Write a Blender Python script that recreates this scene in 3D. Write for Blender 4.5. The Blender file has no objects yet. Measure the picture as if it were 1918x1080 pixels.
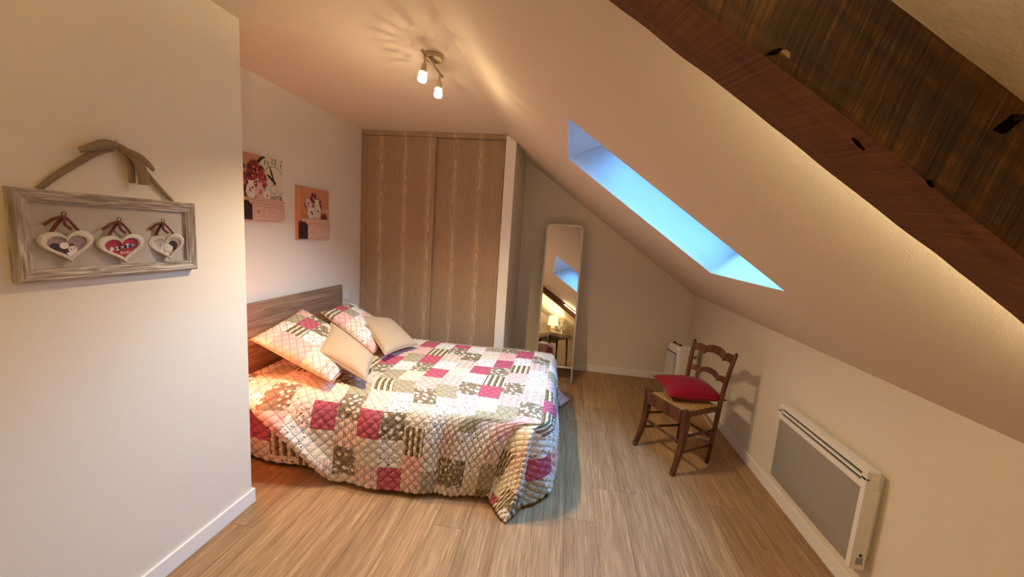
import bpy, bmesh, math, random
import numpy as np
from mathutils import Vector, Matrix, noise
random.seed(7)
S = bpy.context.scene
COL = S.collection
PI = math.pi
R = math.radians

# ------------------------------------------------------------------ camera
H = 1.55
YAW, PITCH, ROLL, FPX = 0.132343860, 0.138012381, 0.0676496595, 731.865
fw = Vector((-math.sin(YAW)*math.cos(PITCH), math.cos(YAW)*math.cos(PITCH), -math.sin(PITCH)))
r0 = Vector((math.cos(YAW), math.sin(YAW), 0)); u0_ = r0.cross(fw)
rt = math.cos(ROLL)*r0 + math.sin(ROLL)*u0_
up = -math.sin(ROLL)*r0 + math.cos(ROLL)*u0_
cam = bpy.data.cameras.new('camera'); co = bpy.data.objects.new('camera', cam); COL.objects.link(co)
cam.sensor_width = 36; cam.lens = FPX/1918*36; cam.clip_start = .02
M = Matrix((rt, up, -fw)).transposed().to_4x4(); M.translation = (0, 0, H); co.matrix_world = M
S.camera = co
S.view_settings.view_transform = 'Standard'; S.view_settings.look = 'None'
S.view_settings.gamma = 1; S.view_settings.use_curve_mapping = False
S.view_settings.exposure = -0.05

# ------------------------------------------------------------------ world: dusk-blue daylight seen by the roof window
W = bpy.data.worlds.new('World'); S.world = W; W.use_nodes = True
bg = W.node_tree.nodes['Background']; bg.inputs[0].default_value = (.14, .47, 1.0, 1); bg.inputs[1].default_value = 34.0

# geometry constants of the attic
XK = 1.44; ZK = 1.018; XE = -.62; ZC = 2.447
SL = (ZC-ZK)/(XK-XE); NN = math.hypot(SL, 1)
def zs(x): return ZK + SL*(XK-x)
XP = -1.59; XB = -2.055; YP = 1.755; YW = 3.69; YB = 4.57; YF = -1.7; XJ = -.54

def light(name, kind, loc, energy, color, **k):
    l = bpy.data.lights.new(name, kind); l.energy = energy; l.color = color
    for a, b in k.items(): setattr(l, a, b)
    o = bpy.data.objects.new(name, l); COL.objects.link(o); o.location = loc
    return o
# portal in the roof opening: guides sky sampling only
po = light('sky_portal', 'AREA', (.66, 2.16, 1.93), 0, (1, 1, 1), shape='RECTANGLE', size=1.02, size_y=.86)
po.data.cycles.is_portal = True
zdir = Vector((SL, 0, 1)).normalized(); xdir = Vector((1, 0, -SL)).normalized(); ydir = zdir.cross(xdir)
pm = Matrix((xdir, ydir, zdir)).transposed().to_4x4(); pm.translation = (.70, 2.1625, 1.893); po.matrix_world = pm
WARM = (1, .79, .46)

# ------------------------------------------------------------------ helpers
def srgb(h):
    if isinstance(h, str):
        h = h.lstrip('#'); h = [int(h[i:i+2], 16) for i in (0, 2, 4)]
    o = []
    for c in h:
        c /= 255; o.append(c/12.92 if c <= .04045 else ((c+.055)/1.055)**2.4)
    return (*o, 1)
class NT:
    def __init__(s, name):
        s.m = bpy.data.materials.new(name); s.m.use_nodes = True; s.t = s.m.node_tree; s.t.nodes.clear()
        s.out = s.n('ShaderNodeOutputMaterial'); s.b = s.n('ShaderNodeBsdfPrincipled'); s.l(s.b.outputs[0], s.out.inputs[0])
    def n(s, ty, **k):
        x = s.t.nodes.new(ty)
        for a, b in k.items(): setattr(x, a, b)
        return x
    def l(s, a, b): s.t.links.new(a, b)
    def put(s, sock, v):
        if hasattr(v, 'is_output'): s.l(v, sock)
        elif v is not None: sock.default_value = v
    def math(s, op, a, b=None, c=None, clamp=False):
        x = s.n('ShaderNodeMath', operation=op, use_clamp=clamp); s.put(x.inputs[0], a)
        if b is not None: s.put(x.inputs[1], b)
        if c is not None: s.put(x.inputs[2], c)
        return x.outputs[0]
    def mix(s, f, a, b, bl='MIX'):
        x = s.n('ShaderNodeMix', data_type='RGBA', blend_type=bl); s.put(x.inputs[0], f); s.put(x.inputs[6], a); s.put(x.inputs[7], b)
        return x.outputs[2]
    def noise(s, vec, scale, detail=2, rough=.5, dist=0):
        x = s.n('ShaderNodeTexNoise'); s.put(x.inputs['Vector'], vec); x.inputs['Scale'].default_value = scale
        x.inputs['Detail'].default_value = detail; x.inputs['Roughness'].default_value = rough; x.inputs['Distortion'].default_value = dist
        return x.outputs[0]
    def vor(s, vec, scale, out='Distance', rnd=1):
        x = s.n('ShaderNodeTexVoronoi'); s.put(x.inputs['Vector'], vec); x.inputs['Scale'].default_value = scale
        x.inputs['Randomness'].default_value = rnd; return x.outputs[out]
    def map(s, vec, sc=(1, 1, 1), rot=(0, 0, 0), loc=(0, 0, 0)):
        x = s.n('ShaderNodeMapping'); s.put(x.inputs[0], vec); x.inputs[1].default_value = loc; x.inputs[2].default_value = rot; x.inputs[3].default_value = sc
        return x.outputs[0]
    def ramp(s, f, stops, interp='LINEAR'):
        x = s.n('ShaderNodeValToRGB'); s.put(x.inputs[0], f); x.color_ramp.interpolation = interp
        el = x.color_ramp.elements
        while len(el) < len(stops): el.new(.5)
        for e, (p, c) in zip(el, stops): e.position = p; e.color = c
        return x.outputs[0]
    def bump(s, h, strength=.3, dist=.002):
        x = s.n('ShaderNodeBump'); s.l(h, x.inputs['Height']); x.inputs['Strength'].default_value = strength; x.inputs['Distance'].default_value = dist
        s.l(x.outputs[0], s.b.inputs['Normal'])
    def co(s, w='Object'):
        return s.n('ShaderNodeTexCoord').outputs[w]
    def pos(s): return s.n('ShaderNodeNewGeometry').outputs['Position']
    def xyz(s, v):
        x = s.n('ShaderNodeSeparateXYZ'); s.l(v, x.inputs[0]); return x.outputs
    def comb(s, a, b, c):
        x = s.n('ShaderNodeCombineXYZ'); [s.put(x.inputs[i], v) for i, v in enumerate((a, b, c))]; return x.outputs[0]
    def set(s, color=None, rough=None, metal=None, spec=None):
        if color is not None: s.put(s.b.inputs['Base Color'], color)
        if rough is not None: s.put(s.b.inputs['Roughness'], rough)
        if metal is not None: s.b.inputs['Metallic'].default_value = metal
        if spec is not None: s.b.inputs['Specular IOR Level'].default_value = spec
        return s
def simple(name, col, rough=.5, metal=0, var=.04, scale=40, bump=0, spec=None, bscale=None):
    t = NT(name); c = srgb(col) if isinstance(col, str) else (*col, 1)
    v = t.noise(t.co(), scale, 3)
    dark = tuple(x*(1-var*2) for x in c[:3])+(1,)
    t.set(t.mix(v, dark, tuple(min(1, x*(1+var)) for x in c[:3])+(1,)), rough, metal, spec)
    if bump: t.bump(t.noise(t.co(), bscale or scale*4, 3), .5, bump)
    return t.m
def emit(name, col, strength):
    t = NT(name); t.b.inputs['Emission Color'].default_value = (*col, 1); t.b.inputs['Emission Strength'].default_value = strength
    t.b.inputs['Base Color'].default_value = (.8, .8, .8, 1)
    return t.m

def mesh(name, vs, fs, mat=None, parent=None, loc=None, smooth=False, off=None, uv=None, mats=None, mi=None):
    me = bpy.data.meshes.new(name)
    if off is not None: vs = [(v[0]-off[0], v[1]-off[1], v[2]-off[2]) for v in vs]
    me.from_pydata([tuple(v) for v in vs], [], fs)
    return finish(name, me, mat, parent, loc, smooth, uv, mats, mi)
def finish(name, me, mat=None, parent=None, loc=None, smooth=False, uv=None, mats=None, mi=None):
    if mats:
        for m_ in mats: me.materials.append(m_)
    elif mat: me.materials.append(mat)
    if mi is not None: me.polygons.foreach_set('material_index', mi)
    if uv is not None:
        l = me.uv_layers.new(name='UVMap')
        for lp in me.loops: l.data[lp.index].uv = uv[lp.vertex_index]
    if smooth: me.polygons.foreach_set('use_smooth', [True]*len(me.polygons))
    me.update()
    o = bpy.data.objects.new(name, me); COL.objects.link(o)
    if parent: o.parent = parent
    if loc: o.location = loc
    return o
class B:
    """collects shapes in one bmesh -> one mesh object"""
    def __init__(s): s.bm = bmesh.new()
    def raw(s, vs, fs):
        v = [s.bm.verts.new(p) for p in vs]
        for f in fs:
            try: s.bm.faces.new([v[i] for i in f])
            except ValueError: pass
        return v
    def box(s, a, b, bev=0, mat=None):
        x0, y0, z0 = a; x1, y1, z1 = b
        vs = [(x, y, z) for x in (x0, x1) for y in (y0, y1) for z in (z0, z1)]
        if mat: vs = [mat @ Vector(v) for v in vs]
        v = s.raw(vs, [(0, 1, 3, 2), (4, 6, 7, 5), (0, 4, 5, 1), (2, 3, 7, 6), (0, 2, 6, 4), (1, 5, 7, 3)])
        if bev:
            es = {e for x in v for e in x.link_edges}
            bmesh.ops.bevel(s.bm, geom=list(es), offset=bev, segments=2, profile=.6, affect='EDGES')
        return s
    def tube(s, pts, rad, n=10, cap=True, up=None, aspect=None, rot=0, closed=False):
        pts = [Vector(p) for p in pts]; m = len(pts)
        if not hasattr(rad, '__len__'): rad = [rad]*m
        rings = []; prev = None
        for i, p in enumerate(pts):
            if closed: t = (pts[(i+1) % m]-pts[i-1])
            else: t = pts[min(i+1, m-1)]-pts[max(i-1, 0)]
            t.normalize()
            if up is not None: a = Vector(up)
            elif prev is None: a = Vector((0, 0, 1)) if abs(t.z) < .9 else Vector((1, 0, 0))
            else: a = prev
            a = (a - t*a.dot(t)).normalized(); prev = a; b = t.cross(a)
            ring = []
            for k in range(n):
                th = 2*PI*(k+.5*(n == 4))/n + rot
                q = 1.414 if n == 4 else 1
                ra, rb = rad[i]*q, rad[i]*q*(aspect or 1)
                ring.append(s.bm.verts.new(p + a*math.cos(th)*ra + b*math.sin(th)*rb))
            rings.append(ring)
        for i in range(m if closed else m-1):
            A, C = rings[i], rings[(i+1) % m]
            for k in range(n): s.bm.faces.new((A[k], A[(k+1) % n], C[(k+1) % n], C[k]))
        if cap and not closed:
            s.bm.faces.new(rings[0][::-1]); s.bm.faces.new(rings[-1])
        return s
    def lathe(s, prof, n=24, c=(0, 0, 0), mat=None):
        rings = []
        for r, z in prof:
            ring = [Vector((c[0]+r*math.cos(2*PI*k/n), c[1]+r*math.sin(2*PI*k/n), c[2]+z)) for k in range(n)] if r > 1e-6 else [Vector((c[0], c[1], c[2]+z))]
            if mat: ring = [mat @ v for v in ring]
            rings.append([s.bm.verts.new(v) for v in ring])
        for A, C in zip(rings, rings[1:]):
            for k in range(n):
                a = [A[k % len(A)], A[(k+1) % len(A)], C[(k+1) % len(C)], C[k % len(C)]]
                u = []
                [u.append(x) for x in a if x not in u]
                if len(u) > 2: s.bm.faces.new(u)
        return s
    def prism(s, pts, d, f=None):
        """2D outline (u,v) extruded 0..d along w; f maps (u,v,w)->xyz"""
        f = f or (lambda u, v, w: (u, v, w)); n = len(pts)
        vs = [f(u, v, 0) for u, v in pts] + [f(u, v, d) for u, v in pts]
        s.raw(vs, [tuple(range(n))[::-1], tuple(range(n, 2*n))] + [(i, (i+1) % n, n+(i+1) % n, n+i) for i in range(n)])
        return s
    def obj(s, name, mat, parent=None, smooth=False, off=None, loc=None, bevel=0, auto=None, mats=None):
        bmesh.ops.recalc_face_normals(s.bm, faces=s.bm.faces)
        if off is not None: bmesh.ops.translate(s.bm, verts=s.bm.verts, vec=(-off[0], -off[1], -off[2]))
        me = bpy.data.meshes.new(name); s.bm.to_mesh(me); s.bm.free()
        o = finish(name, me, mat, parent, loc, smooth, mats=mats)
        if bevel:
            b = o.modifiers.new('bevel', 'BEVEL'); b.width = bevel; b.segments = 2; b.limit_method = 'ANGLE'
        if auto is not None: me.set_sharp_from_angle(angle=R(auto))
        return o
def thing(name, label, cat, loc=(0, 0, 0), rotz=0, group=None):
    o = bpy.data.objects.new(name, None); COL.objects.link(o); o.location = loc; o.rotation_euler = (0, 0, rotz)
    o.empty_display_size = .1
    return tag(o, label, cat, group)
def tag(o, label, cat, group=None):
    o['label'] = label; o['category'] = cat
    if group: o['group'] = group
    return o
def struct(o, label=None):
    o['kind'] = 'structure'
    if label: o['label'] = label
    return o
def text_mesh(txt, size, name, mat, parent, matrix, extrude=.0003, bold=0):
    c = bpy.data.curves.new('t', 'FONT'); c.body = txt; c.size = size; c.align_x = 'CENTER'; c.align_y = 'CENTER'; c.extrude = extrude; c.offset = bold
    c.resolution_u = 3
    t = bpy.data.objects.new('t', c); COL.objects.link(t)
    dg = bpy.context.evaluated_depsgraph_get(); me = bpy.data.meshes.new_from_object(t.evaluated_get(dg))
    bpy.data.objects.remove(t); bpy.data.curves.remove(c)
    me.transform(matrix); me.materials.clear(); me.name = name
    return finish(name, me, mat, parent)

# ------------------------------------------------------------------ materials
def wall_mat(name, col, bumpd=.0006, sc=220):
    t = NT(name); p = t.pos(); n1 = t.noise(p, sc, 3); n2 = t.noise(p, 3, 2)
    c = srgb(col); t.set(t.mix(n2, tuple(x*.965 for x in c[:3])+(1,), c), .85, spec=.25)
    t.bump(n1, .6, bumpd); return t.m
M_WALL = wall_mat('wall_paint', '#e5dac8')
M_CEIL = wall_mat('ceiling_paint', '#e6d5bc')
M_PLAS = wall_mat('rough_plaster', '#f3ead4', .004, 45)
M_WHITE = simple('white_gloss_paint', '#efe9df', .4, var=.01)
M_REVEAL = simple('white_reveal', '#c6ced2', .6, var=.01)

def plank_mat():
    t = NT('oak_plank'); p = t.pos(); rnd = t.n('ShaderNodeObjectInfo').outputs['Random']
    o = t.comb(t.math('MULTIPLY', rnd, 37.), t.math('MULTIPLY', rnd, 91.), 0)
    va = t.n('ShaderNodeVectorMath', operation='ADD'); t.l(p, va.inputs[0]); t.l(o, va.inputs[1]); q = va.outputs[0]
    g1 = t.noise(t.map(q, (60, 2.2, 1)), 1, 5, .6, .6)
    g2 = t.noise(t.map(q, (220, 6, 1)), 1, 3, .6)
    g3 = t.noise(t.map(q, (14, 1.1, 1)), 1, 3, .5, 1.2)
    base = t.ramp(t.math('ADD', t.math('MULTIPLY', g1, .6), t.math('MULTIPLY', g3, .4)), [(.28, srgb('#82603e')), (.5, srgb('#ab865e')), (.72, srgb('#caa678'))])
    base = t.mix(t.math('MULTIPLY', t.ramp(g2, [(.42, (1, 1, 1, 1)), (.56, (0, 0, 0, 1))]), .45), base, srgb('#6a503a'))
    tint = t.ramp(rnd, [(0, (.86, .84, .83, 1)), (.5, (.95, .95, .94, 1)), (1, (1.05, 1.03, 1.0, 1))])
    t.set(t.mix(1, base, tint, 'MULTIPLY'), t.math('ADD', .38, t.math('MULTIPLY', g2, .2)), spec=.35)
    t.bump(g2, .25, .0008); return t.m
M_PLANK = plank_mat()
M_GROOVE = simple('floor_groove', '#4a3a2c', .8)

def ward_mat(name, shade=1.0):
    t = NT(name); x, y, z = t.xyz(t.pos())
    col = t.math('SUBTRACT', t.math('FLOORED_MODULO', t.math('ADD', x, t.math('MULTIPLY', t.noise(t.comb(0, 0, t.math('MULTIPLY', z, 1.1)), 1.2, 2), .035)), .245), .1225)
    ax = t.math('ABSOLUTE', col)
    zz = t.noise(t.comb(t.math('MULTIPLY', x, 6.), 0, t.math('MULTIPLY', z, 1.7)), 1.0, 3, .55)
    ph = t.math('ADD', t.math('MULTIPLY', ax, 150.), t.math('MULTIPLY', zz, 30.))
    ring = t.math('POWER', t.math('ABSOLUTE', t.math('SINE', ph)), 3.)
    mask = t.math('POWER', 2.718, t.math('MULTIPLY', t.math('POWER', t.math('DIVIDE', ax, .024), 2.), -1.))
    fine = t.noise(t.comb(t.math('MULTIPLY', x, 330.), 0, t.math('MULTIPLY', z, 7.)), 1, 3, .6)
    base = t.ramp(fine, [(.3, srgb('#8f7961')), (.55, srgb('#ab9175')), (.75, srgb('#c0a88b'))])
    broad = t.noise(t.comb(t.math('MULTIPLY', x, 9.), 0, t.math('MULTIPLY', z, .5)), 1, 2)
    base = t.mix(t.math('MULTIPLY', broad, .35), base, srgb('#8a6d50'))
    c = t.mix(t.math('MULTIPLY', t.math('MULTIPLY', ring, mask), .62), base, srgb('#dcc6a8'))
    t.set(c, .55, spec=.3); t.bump(fine, .25, .0008); return t.m
M_WARD = ward_mat('limed_oak_laminate')
def grain(name, a, b, c, sc=(4, 60, 60), rough=.45, obj=True, bumpd=.0006, spec=.4):
    t = NT(name); q = t.map(t.co() if obj else t.pos(), sc)
    g = t.noise(q, 1, 5, .6, .8); t.set(t.ramp(g, [(.3, srgb(a)), (.5, srgb(b)), (.72, srgb(c))]), rough, spec=spec)
    t.bump(g, .4, bumpd); return t.m
M_HEAD = grain('headboard_oak', '#6d5240', '#8d7058', '#a58a70', (50, 2.2, 34), .5)
M_CHAIR = grain('varnished_walnut', '#361c0d', '#58321a', '#774a28', (30, 30, 6), .28)
M_FRAMEW = grain('limewashed_wood', '#6f625b', '#a2958c', '#d9d2ca', (70, 8, 70), .7); M_FRAMEV = grain('limewashed_wood_upright', '#6f625b', '#a2958c', '#d9d2ca', (70, 70, 8), .7)

def beam_mat(name, cols, ang, lo_=.40, hi_=.61):
    t = NT(name); x, y, z = t.xyz(t.co())      # object x runs along the beam, y across, z depth
    cr = t.math('ADD', t.math('ADD', y, t.math('MULTIPLY', z, 1.0)), 0)
    nz = t.noise(t.co(), 9, 4, .6)
    ph = t.math('ADD', t.math('ADD', x, t.math('MULTIPLY', cr, ang)), t.math('MULTIPLY', nz, .008))
    saw = t.noise(t.comb(t.math('MULTIPLY', ph, 210.), t.math('MULTIPLY', cr, 5.), 0), 1, 3, .65)
    gr = t.noise(t.comb(t.math('MULTIPLY', x, 6.), t.math('MULTIPLY', y, 55.), t.math('MULTIPLY', z, 55.)), 1, 5, .6, .5)
    big = t.noise(t.co(), 5, 4, .6)
    f = t.math('ADD', t.math('ADD', t.math('MULTIPLY', saw, .42), t.math('MULTIPLY', gr, .28)), t.math('MULTIPLY', big, .30))
    t.set(t.ramp(f, [(lo_, srgb(cols[0])), (.5, srgb(cols[1])), (hi_, srgb(cols[2]))]), .7, spec=.25)
    t.bump(t.math('ADD', saw, t.math('MULTIPLY', gr, .6)), .9, .003); return t.m
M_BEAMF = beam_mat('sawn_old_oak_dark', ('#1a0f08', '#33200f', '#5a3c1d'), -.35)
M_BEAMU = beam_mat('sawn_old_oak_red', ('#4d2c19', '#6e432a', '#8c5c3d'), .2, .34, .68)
M_IRON = simple('rusty_iron', '#2a211b', .6, .7, .15)
M_NICKEL = simple('satin_nickel', '#b8a98c', .3, .85, .02)
M_PWHITE = simple('white_plastic', '#e9e5dc', .4, var=.01)
M_PGREY = simple('grey_plastic', '#9a9a9c', .5, var=.03)
M_DARK = simple('dark_plastic', '#1c1a19', .5); M_HOLE = simple('dark_wood_hollow', '#0d0805', 1, spec=0)
M_BEIGE = None
def fabric(name, col, var=.06, sc=900):
    t = NT(name); q = t.co(); c = srgb(col)
    w = t.noise(q, sc, 2, .7); s = t.noise(q, 7, 3)
    k = tuple(x*(1-var*2.5) for x in c[:3])+(1,)
    t.set(t.mix(t.math('ADD', t.math('MULTIPLY', w, .6), t.math('MULTIPLY', s, .4)), k, c), .95, spec=.1)
    t.b.inputs['Sheen Weight'].default_value = .15
    t.bump(t.math('ADD', w, t.math('MULTIPLY', t.noise(q, 30, 3), 2)), .35, .0015); return t.m
M_BEIGE = fabric('beige_linen', '#c2a98c')
M_RED = fabric('crimson_cotton', '#8f1028', .08)
M_LINEN = fabric('grey_linen', '#b9b0a6', .1, 500)
M_TAUPE = fabric('taupe_ribbon', '#8d7a60', .08)

# ---- patchwork materials (UV in metres)
def patch(name, kind):
    t = NT('patch_'+name); uv = t.n('ShaderNodeUVMap', uv_map='UVMap').outputs[0]; x, y, z = t.xyz(uv)
    def stripes(per, stops): return t.ramp(t.math('FLOORED_MODULO', t.math('DIVIDE', x, per), 1.), stops, 'CONSTANT')
    def blobs(sc, th, soft=.04):
        d = t.vor(uv, sc); return t.ramp(d, [(max(0, th-soft), (1, 1, 1, 1)), (th, (0, 0, 0, 1))])
    if kind == 'pink':
        c = t.mix(t.math('MULTIPLY', blobs(140, .35), .25), srgb('#bd6070'), srgb('#cc8490'))
    elif kind == 'lpink': c = t.mix(t.noise(uv, 60), srgb('#e5b3a8'), srgb('#edc4ba'))
    elif kind == 'cream': c = t.mix(t.math('MULTIPLY', blobs(150, .3), .25), srgb('#e6d8c2'), srgb('#d8c4a8'))
    elif kind == 'brown':
        c = t.mix(blobs(32, .40, .03), srgb('#8c7d64'), srgb('#ece3d4'))
        c = t.mix(blobs(33, .20), c, srgb('#b06a63')); c = t.mix(blobs(75, .14), c, srgb('#3d3424'))
        c = t.mix(t.math('MULTIPLY', t.ramp(t.noise(uv, 70, 3), [(.55, (0, 0, 0, 1)), (.6, (1, 1, 1, 1))]), .45), c, srgb('#a89877'))
    elif kind == 'white':
        c = t.mix(blobs(52, .24), srgb('#f0e9de'), srgb('#7c5a48')); c = t.mix(blobs(31, .17), c, srgb('#a0404a'))
        c = t.mix(blobs(47, .13), c, srgb('#6d7350'))
    elif kind == 'pstripe':
        c = stripes(.048, [(0, srgb('#e9d9c8')), (.18, srgb('#c98d88')), (.28, srgb('#e6c4b6')), (.5, srgb('#a98f7d')), (.56, srgb('#ecdccb')), (.8, srgb('#d7a39a')), (.88, srgb('#ead6c6'))])
    elif kind == 'bstripe':
        c = stripes(.04, [(0, srgb('#e4d6bd')), (.45, srgb('#7d6a4c')), (.62, srgb('#a28e6d')), (.72, srgb('#6f5d42'))])
    elif kind == 'check':
        a = t.math('GREATER_THAN', t.math('FLOORED_MODULO', t.math('DIVIDE', x, .0095), 1.), .5)
        b = t.math('GREATER_THAN', t.math('FLOORED_MODULO', t.math('DIVIDE', y, .0095), 1.), .62)
        c = t.mix(t.math('MULTIPLY', a, .75), t.mix(t.math('MULTIPLY', b, .5), srgb('#d9ccb2'), srgb('#8f8162')), srgb('#756849'))
    # hand-quilted wrinkles, fine relief only
    wr = t.noise(t.map(uv, (26, 90, 1)), 1, 3, .55)
    def ln(op):
        d = t.math('ABSOLUTE', t.math('SUBTRACT', t.math('FRACT', t.math('DIVIDE', t.math(op, x, y), .062)), .5))
        return t.math('DIVIDE', t.math('SUBTRACT', .5, d), .07, clamp=True)          # 0 on the stitched line
    hgt = t.math('ADD', t.math('MULTIPLY', t.math('MINIMUM', ln('ADD'), ln('SUBTRACT')), .55), t.math('MULTIPLY', wr, .6))
    t.set(c, .95, spec=.08); t.bump(hgt, .9, .009); return t.m
KINDS = ['pink', 'lpink', 'cream', 'brown', 'white', 'pstripe', 'bstripe', 'check']
PM = [patch(k, k) for k in KINDS]

# ================================================================== STRUCTURE
def wallbox(name, a, b, mat=None): return struct(B().box(a, b).obj(name, mat or M_WALL))
T = .06
# floor slab + planks
fl = struct(B().box((XB-T, YF-T, -.06), (XK+T, YB+T, -.004)).obj('floor', M_GROOVE))
PW = .1735; xq = .112 - PW*12
base_plank = {}
def plank(x0, x1, y0, y1):
    key = (round(x1-x0, 4), round(y1-y0, 4)); g = .0005
    if key not in base_plank:
        w, l = key[0]/2-g, key[1]/2-g; c = .0009
        vs = [(-w, -l, -.004), (w, -l, -.004), (w, l, -.004), (-w, l, -.004), (-w, -l, -c), (w, -l, -c), (w, l, -c), (-w, l, -c), (-w+c, -l+c, 0), (w-c, -l+c, 0), (w-c, l-c, 0), (-w+c, l-c, 0)]
        fs = [(0, 1, 5, 4), (1, 2, 6, 5), (2, 3, 7, 6), (3, 0, 4, 7), (4, 5, 9, 8), (5, 6, 10, 9), (6, 7, 11, 10), (7, 4, 8, 11), (8, 9, 10, 11)]
        me = bpy.data.meshes.new('plank'); me.from_pydata(vs, [], fs); me.materials.append(M_PLANK); base_plank[key] = me
    o = bpy.data.objects.new('plank', base_plank[key]); COL.objects.link(o); o.parent = fl; o.location = ((x0+x1)/2, (y0+y1)/2, 0)
PL = 1.22; k = 0
x = xq
while x < XK-.02:
    xa, xb = max(x, XB+.002), min(x+PW, XK-.001)
    if xb-xa > .01:
        off = random.choice((.0, .31, .52, .74, .95, 1.1)) ; y = -.1-off
        while y < YB:
            ya, yb = max(y, -.1), min(y+PL, YB-.001)
            if xb < XP+.1 and yb < YP+.05: y += PL; continue
            if yb-ya > .03: plank(xa, xb, ya, yb)
            y += PL
    x += PW
# landing behind the camera (seen only in the mirror)
struct(B().box((XP, YF, 0), (XK, -.12, .58)).obj('floor_landing', M_PLANK))
# walls
wallbox('wall_left', (XP-.5, YF, 0), (XP, YP, ZC+.001))                        # bathroom block whose face carries the heart frame
wallbox('wall_alcove', (XB-T, YP-.02, 0), (XB, YW+.02, ZC))
wallbox('wall_wardrobe', (XB-T, YW+.02, 0), (XB-.005, YB+T, ZC))
wallbox('wall_right', (XK, YF, 0), (XK+T, YB+T, ZK))
def gable(name, y0, y1):
    p = [(XB-T, 0), (XK+T, 0), (XK+T, ZK), (XK, ZK), (XE, ZC), (XB-T, ZC)]
    return struct(B().prism(p, y1-y0, lambda u, v, w: (u, y0+w, v)).obj(name, M_WALL))
gable('wall_back', YB, YB+T); gable('wall_front', YF-T, YF)
# closet return wall (its front edge is the pale jamb right of the wardrobe)
p = [(XJ-.10, 0), (XJ, 0), (XJ, zs(XJ)-.001), (XE, ZC-.001), (XJ-.10, ZC-.001)]
struct(B().prism(p, YB-YW-.012, lambda u, v, w: (u, YW+.012+w, v)).obj('wall_closet', M_WALL))
struct(B().prism([(XJ-.095, 0), (XJ, 0), (XJ, zs(XJ)-.004), (XE, ZC-.004), (XJ-.095, ZC-.004)], .011, lambda u, v, w: (u, YW+w, v)).obj('trim_1', M_WHITE, bevel=.002))
# flat ceiling
struct(B().box((XB-T, YF, ZC), (XE, YB+T, ZC+.05)).obj('ceiling', M_CEIL))
# sloping ceiling with the roof-window hole
HX0, HX1, HY0, HY1 = -.046, .900, 1.735, 2.588
HT = .002
def slope_piece(name, rects, mat):
    b = B()
    for x0, x1, y0, y1 in rects:
        o = .03
        vs = [(x, y, zs(x)) for (x, y) in ((x0, y0), (x1, y0), (x1, y1), (x0, y1))]
        b.raw(vs, [(0, 1, 2, 3)])
    return struct(b.obj(name, mat))
BY0, BY1, BD = .477, .585, .105
slope_piece('ceiling_slope', [(XE, XK, BY1-.05, HY0), (XE, HX0, HY0, HY1), (HX1, XK, HY0, HY1), (XE, XK, HY1, YB)], M_CEIL)
slope_piece('ceiling_slope_near', [(XE, XK, YF, BY1-.05)], M_PLAS)
# roof window: reveals, sash, glass
win = struct(bpy.data.objects.new('window_1', None), 'roof window in the sloping ceiling, deep white reveals lit blue by the evening sky'); COL.objects.link(win)
wx0, wz0 = HX0+.34*math.cos(R(23.4)), zs(HX0)+.34*math.sin(R(23.4))
wx1, wz1 = HX1+.29*math.cos(R(45.)), zs(HX1)+.29*math.sin(R(45.))
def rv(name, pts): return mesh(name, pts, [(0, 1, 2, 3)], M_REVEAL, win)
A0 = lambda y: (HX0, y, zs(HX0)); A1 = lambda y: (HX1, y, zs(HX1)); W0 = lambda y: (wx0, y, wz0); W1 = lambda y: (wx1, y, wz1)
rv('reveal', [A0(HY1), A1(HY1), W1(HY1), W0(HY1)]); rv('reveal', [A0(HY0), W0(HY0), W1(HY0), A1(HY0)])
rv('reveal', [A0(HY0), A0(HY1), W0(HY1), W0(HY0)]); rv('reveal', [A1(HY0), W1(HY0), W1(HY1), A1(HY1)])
ws = Vector((wx1-wx0, 0, wz1-wz0)); wl = ws.length; wu = ws.normalized(); wn = Vector((-wu.z, 0, wu.x)); wn = wn if wn.z > 0 else -wn
WM = Matrix((wu, Vector((0, 1, 0)), wn)).transposed().to_4x4(); WM.translation = (wx0, HY0, wz0)
wy = HY1-HY0
b = B()
for a_, c_ in (((-.01, -.01, 0), (wl+.01, .05, .05)), ((-.01, wy-.05, 0), (wl+.01, wy+.01, .05)), ((-.01, .05, 0), (.05, wy-.05, .05)), ((wl-.06, .05, 0), (wl+.01, wy-.05, .05))): b.box(a_, c_, .004, WM)
b.obj('sash', M_WHITE, win)
t = NT('window_glass'); t.t.nodes.remove(t.b); tr = t.n('ShaderNodeBsdfTransparent'); tr.inputs[0].default_value = (.93, .96, .97, 1); gl = t.n('ShaderNodeBsdfGlossy'); gl.inputs['Roughness'].default_value = .02
fr = t.n('ShaderNodeFresnel'); fr.inputs[0].default_value = 1.45; mx = t.n('ShaderNodeMixShader'); t.l(fr.outputs[0], mx.inputs[0]); t.l(tr.outputs[0], mx.inputs[1]); t.l(gl.outputs[0], mx.inputs[2]); t.l(mx.outputs[0], t.out.inputs[0])
M_GLASS = t.m
B().box((.045, .045, .022), (wl-.055, wy-.045, .028), 0, WM).obj('pane', M_GLASS, win)
# baseboards
def bb(name, a, b_): return struct(B().box(a, b_).obj(name, M_WHITE, bevel=.003))
bb('baseboard_left', (XP, -.1, .0005), (XP+.013, YP+.013, .082))
bb('baseboard_alcove', (XB, YP, .0005), (XP+.0, YP+.013, .082))
bb('baseboard_right', (XK-.012, -.1, .0005), (XK, YB, .078))
bb('baseboard_back', (XJ, YB-.012, .0005), (XK-.012, YB, .078))
bb('baseboard_closet', (XJ, YW+.02, .0005), (XJ+.012, YB-.012, .078))

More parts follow.
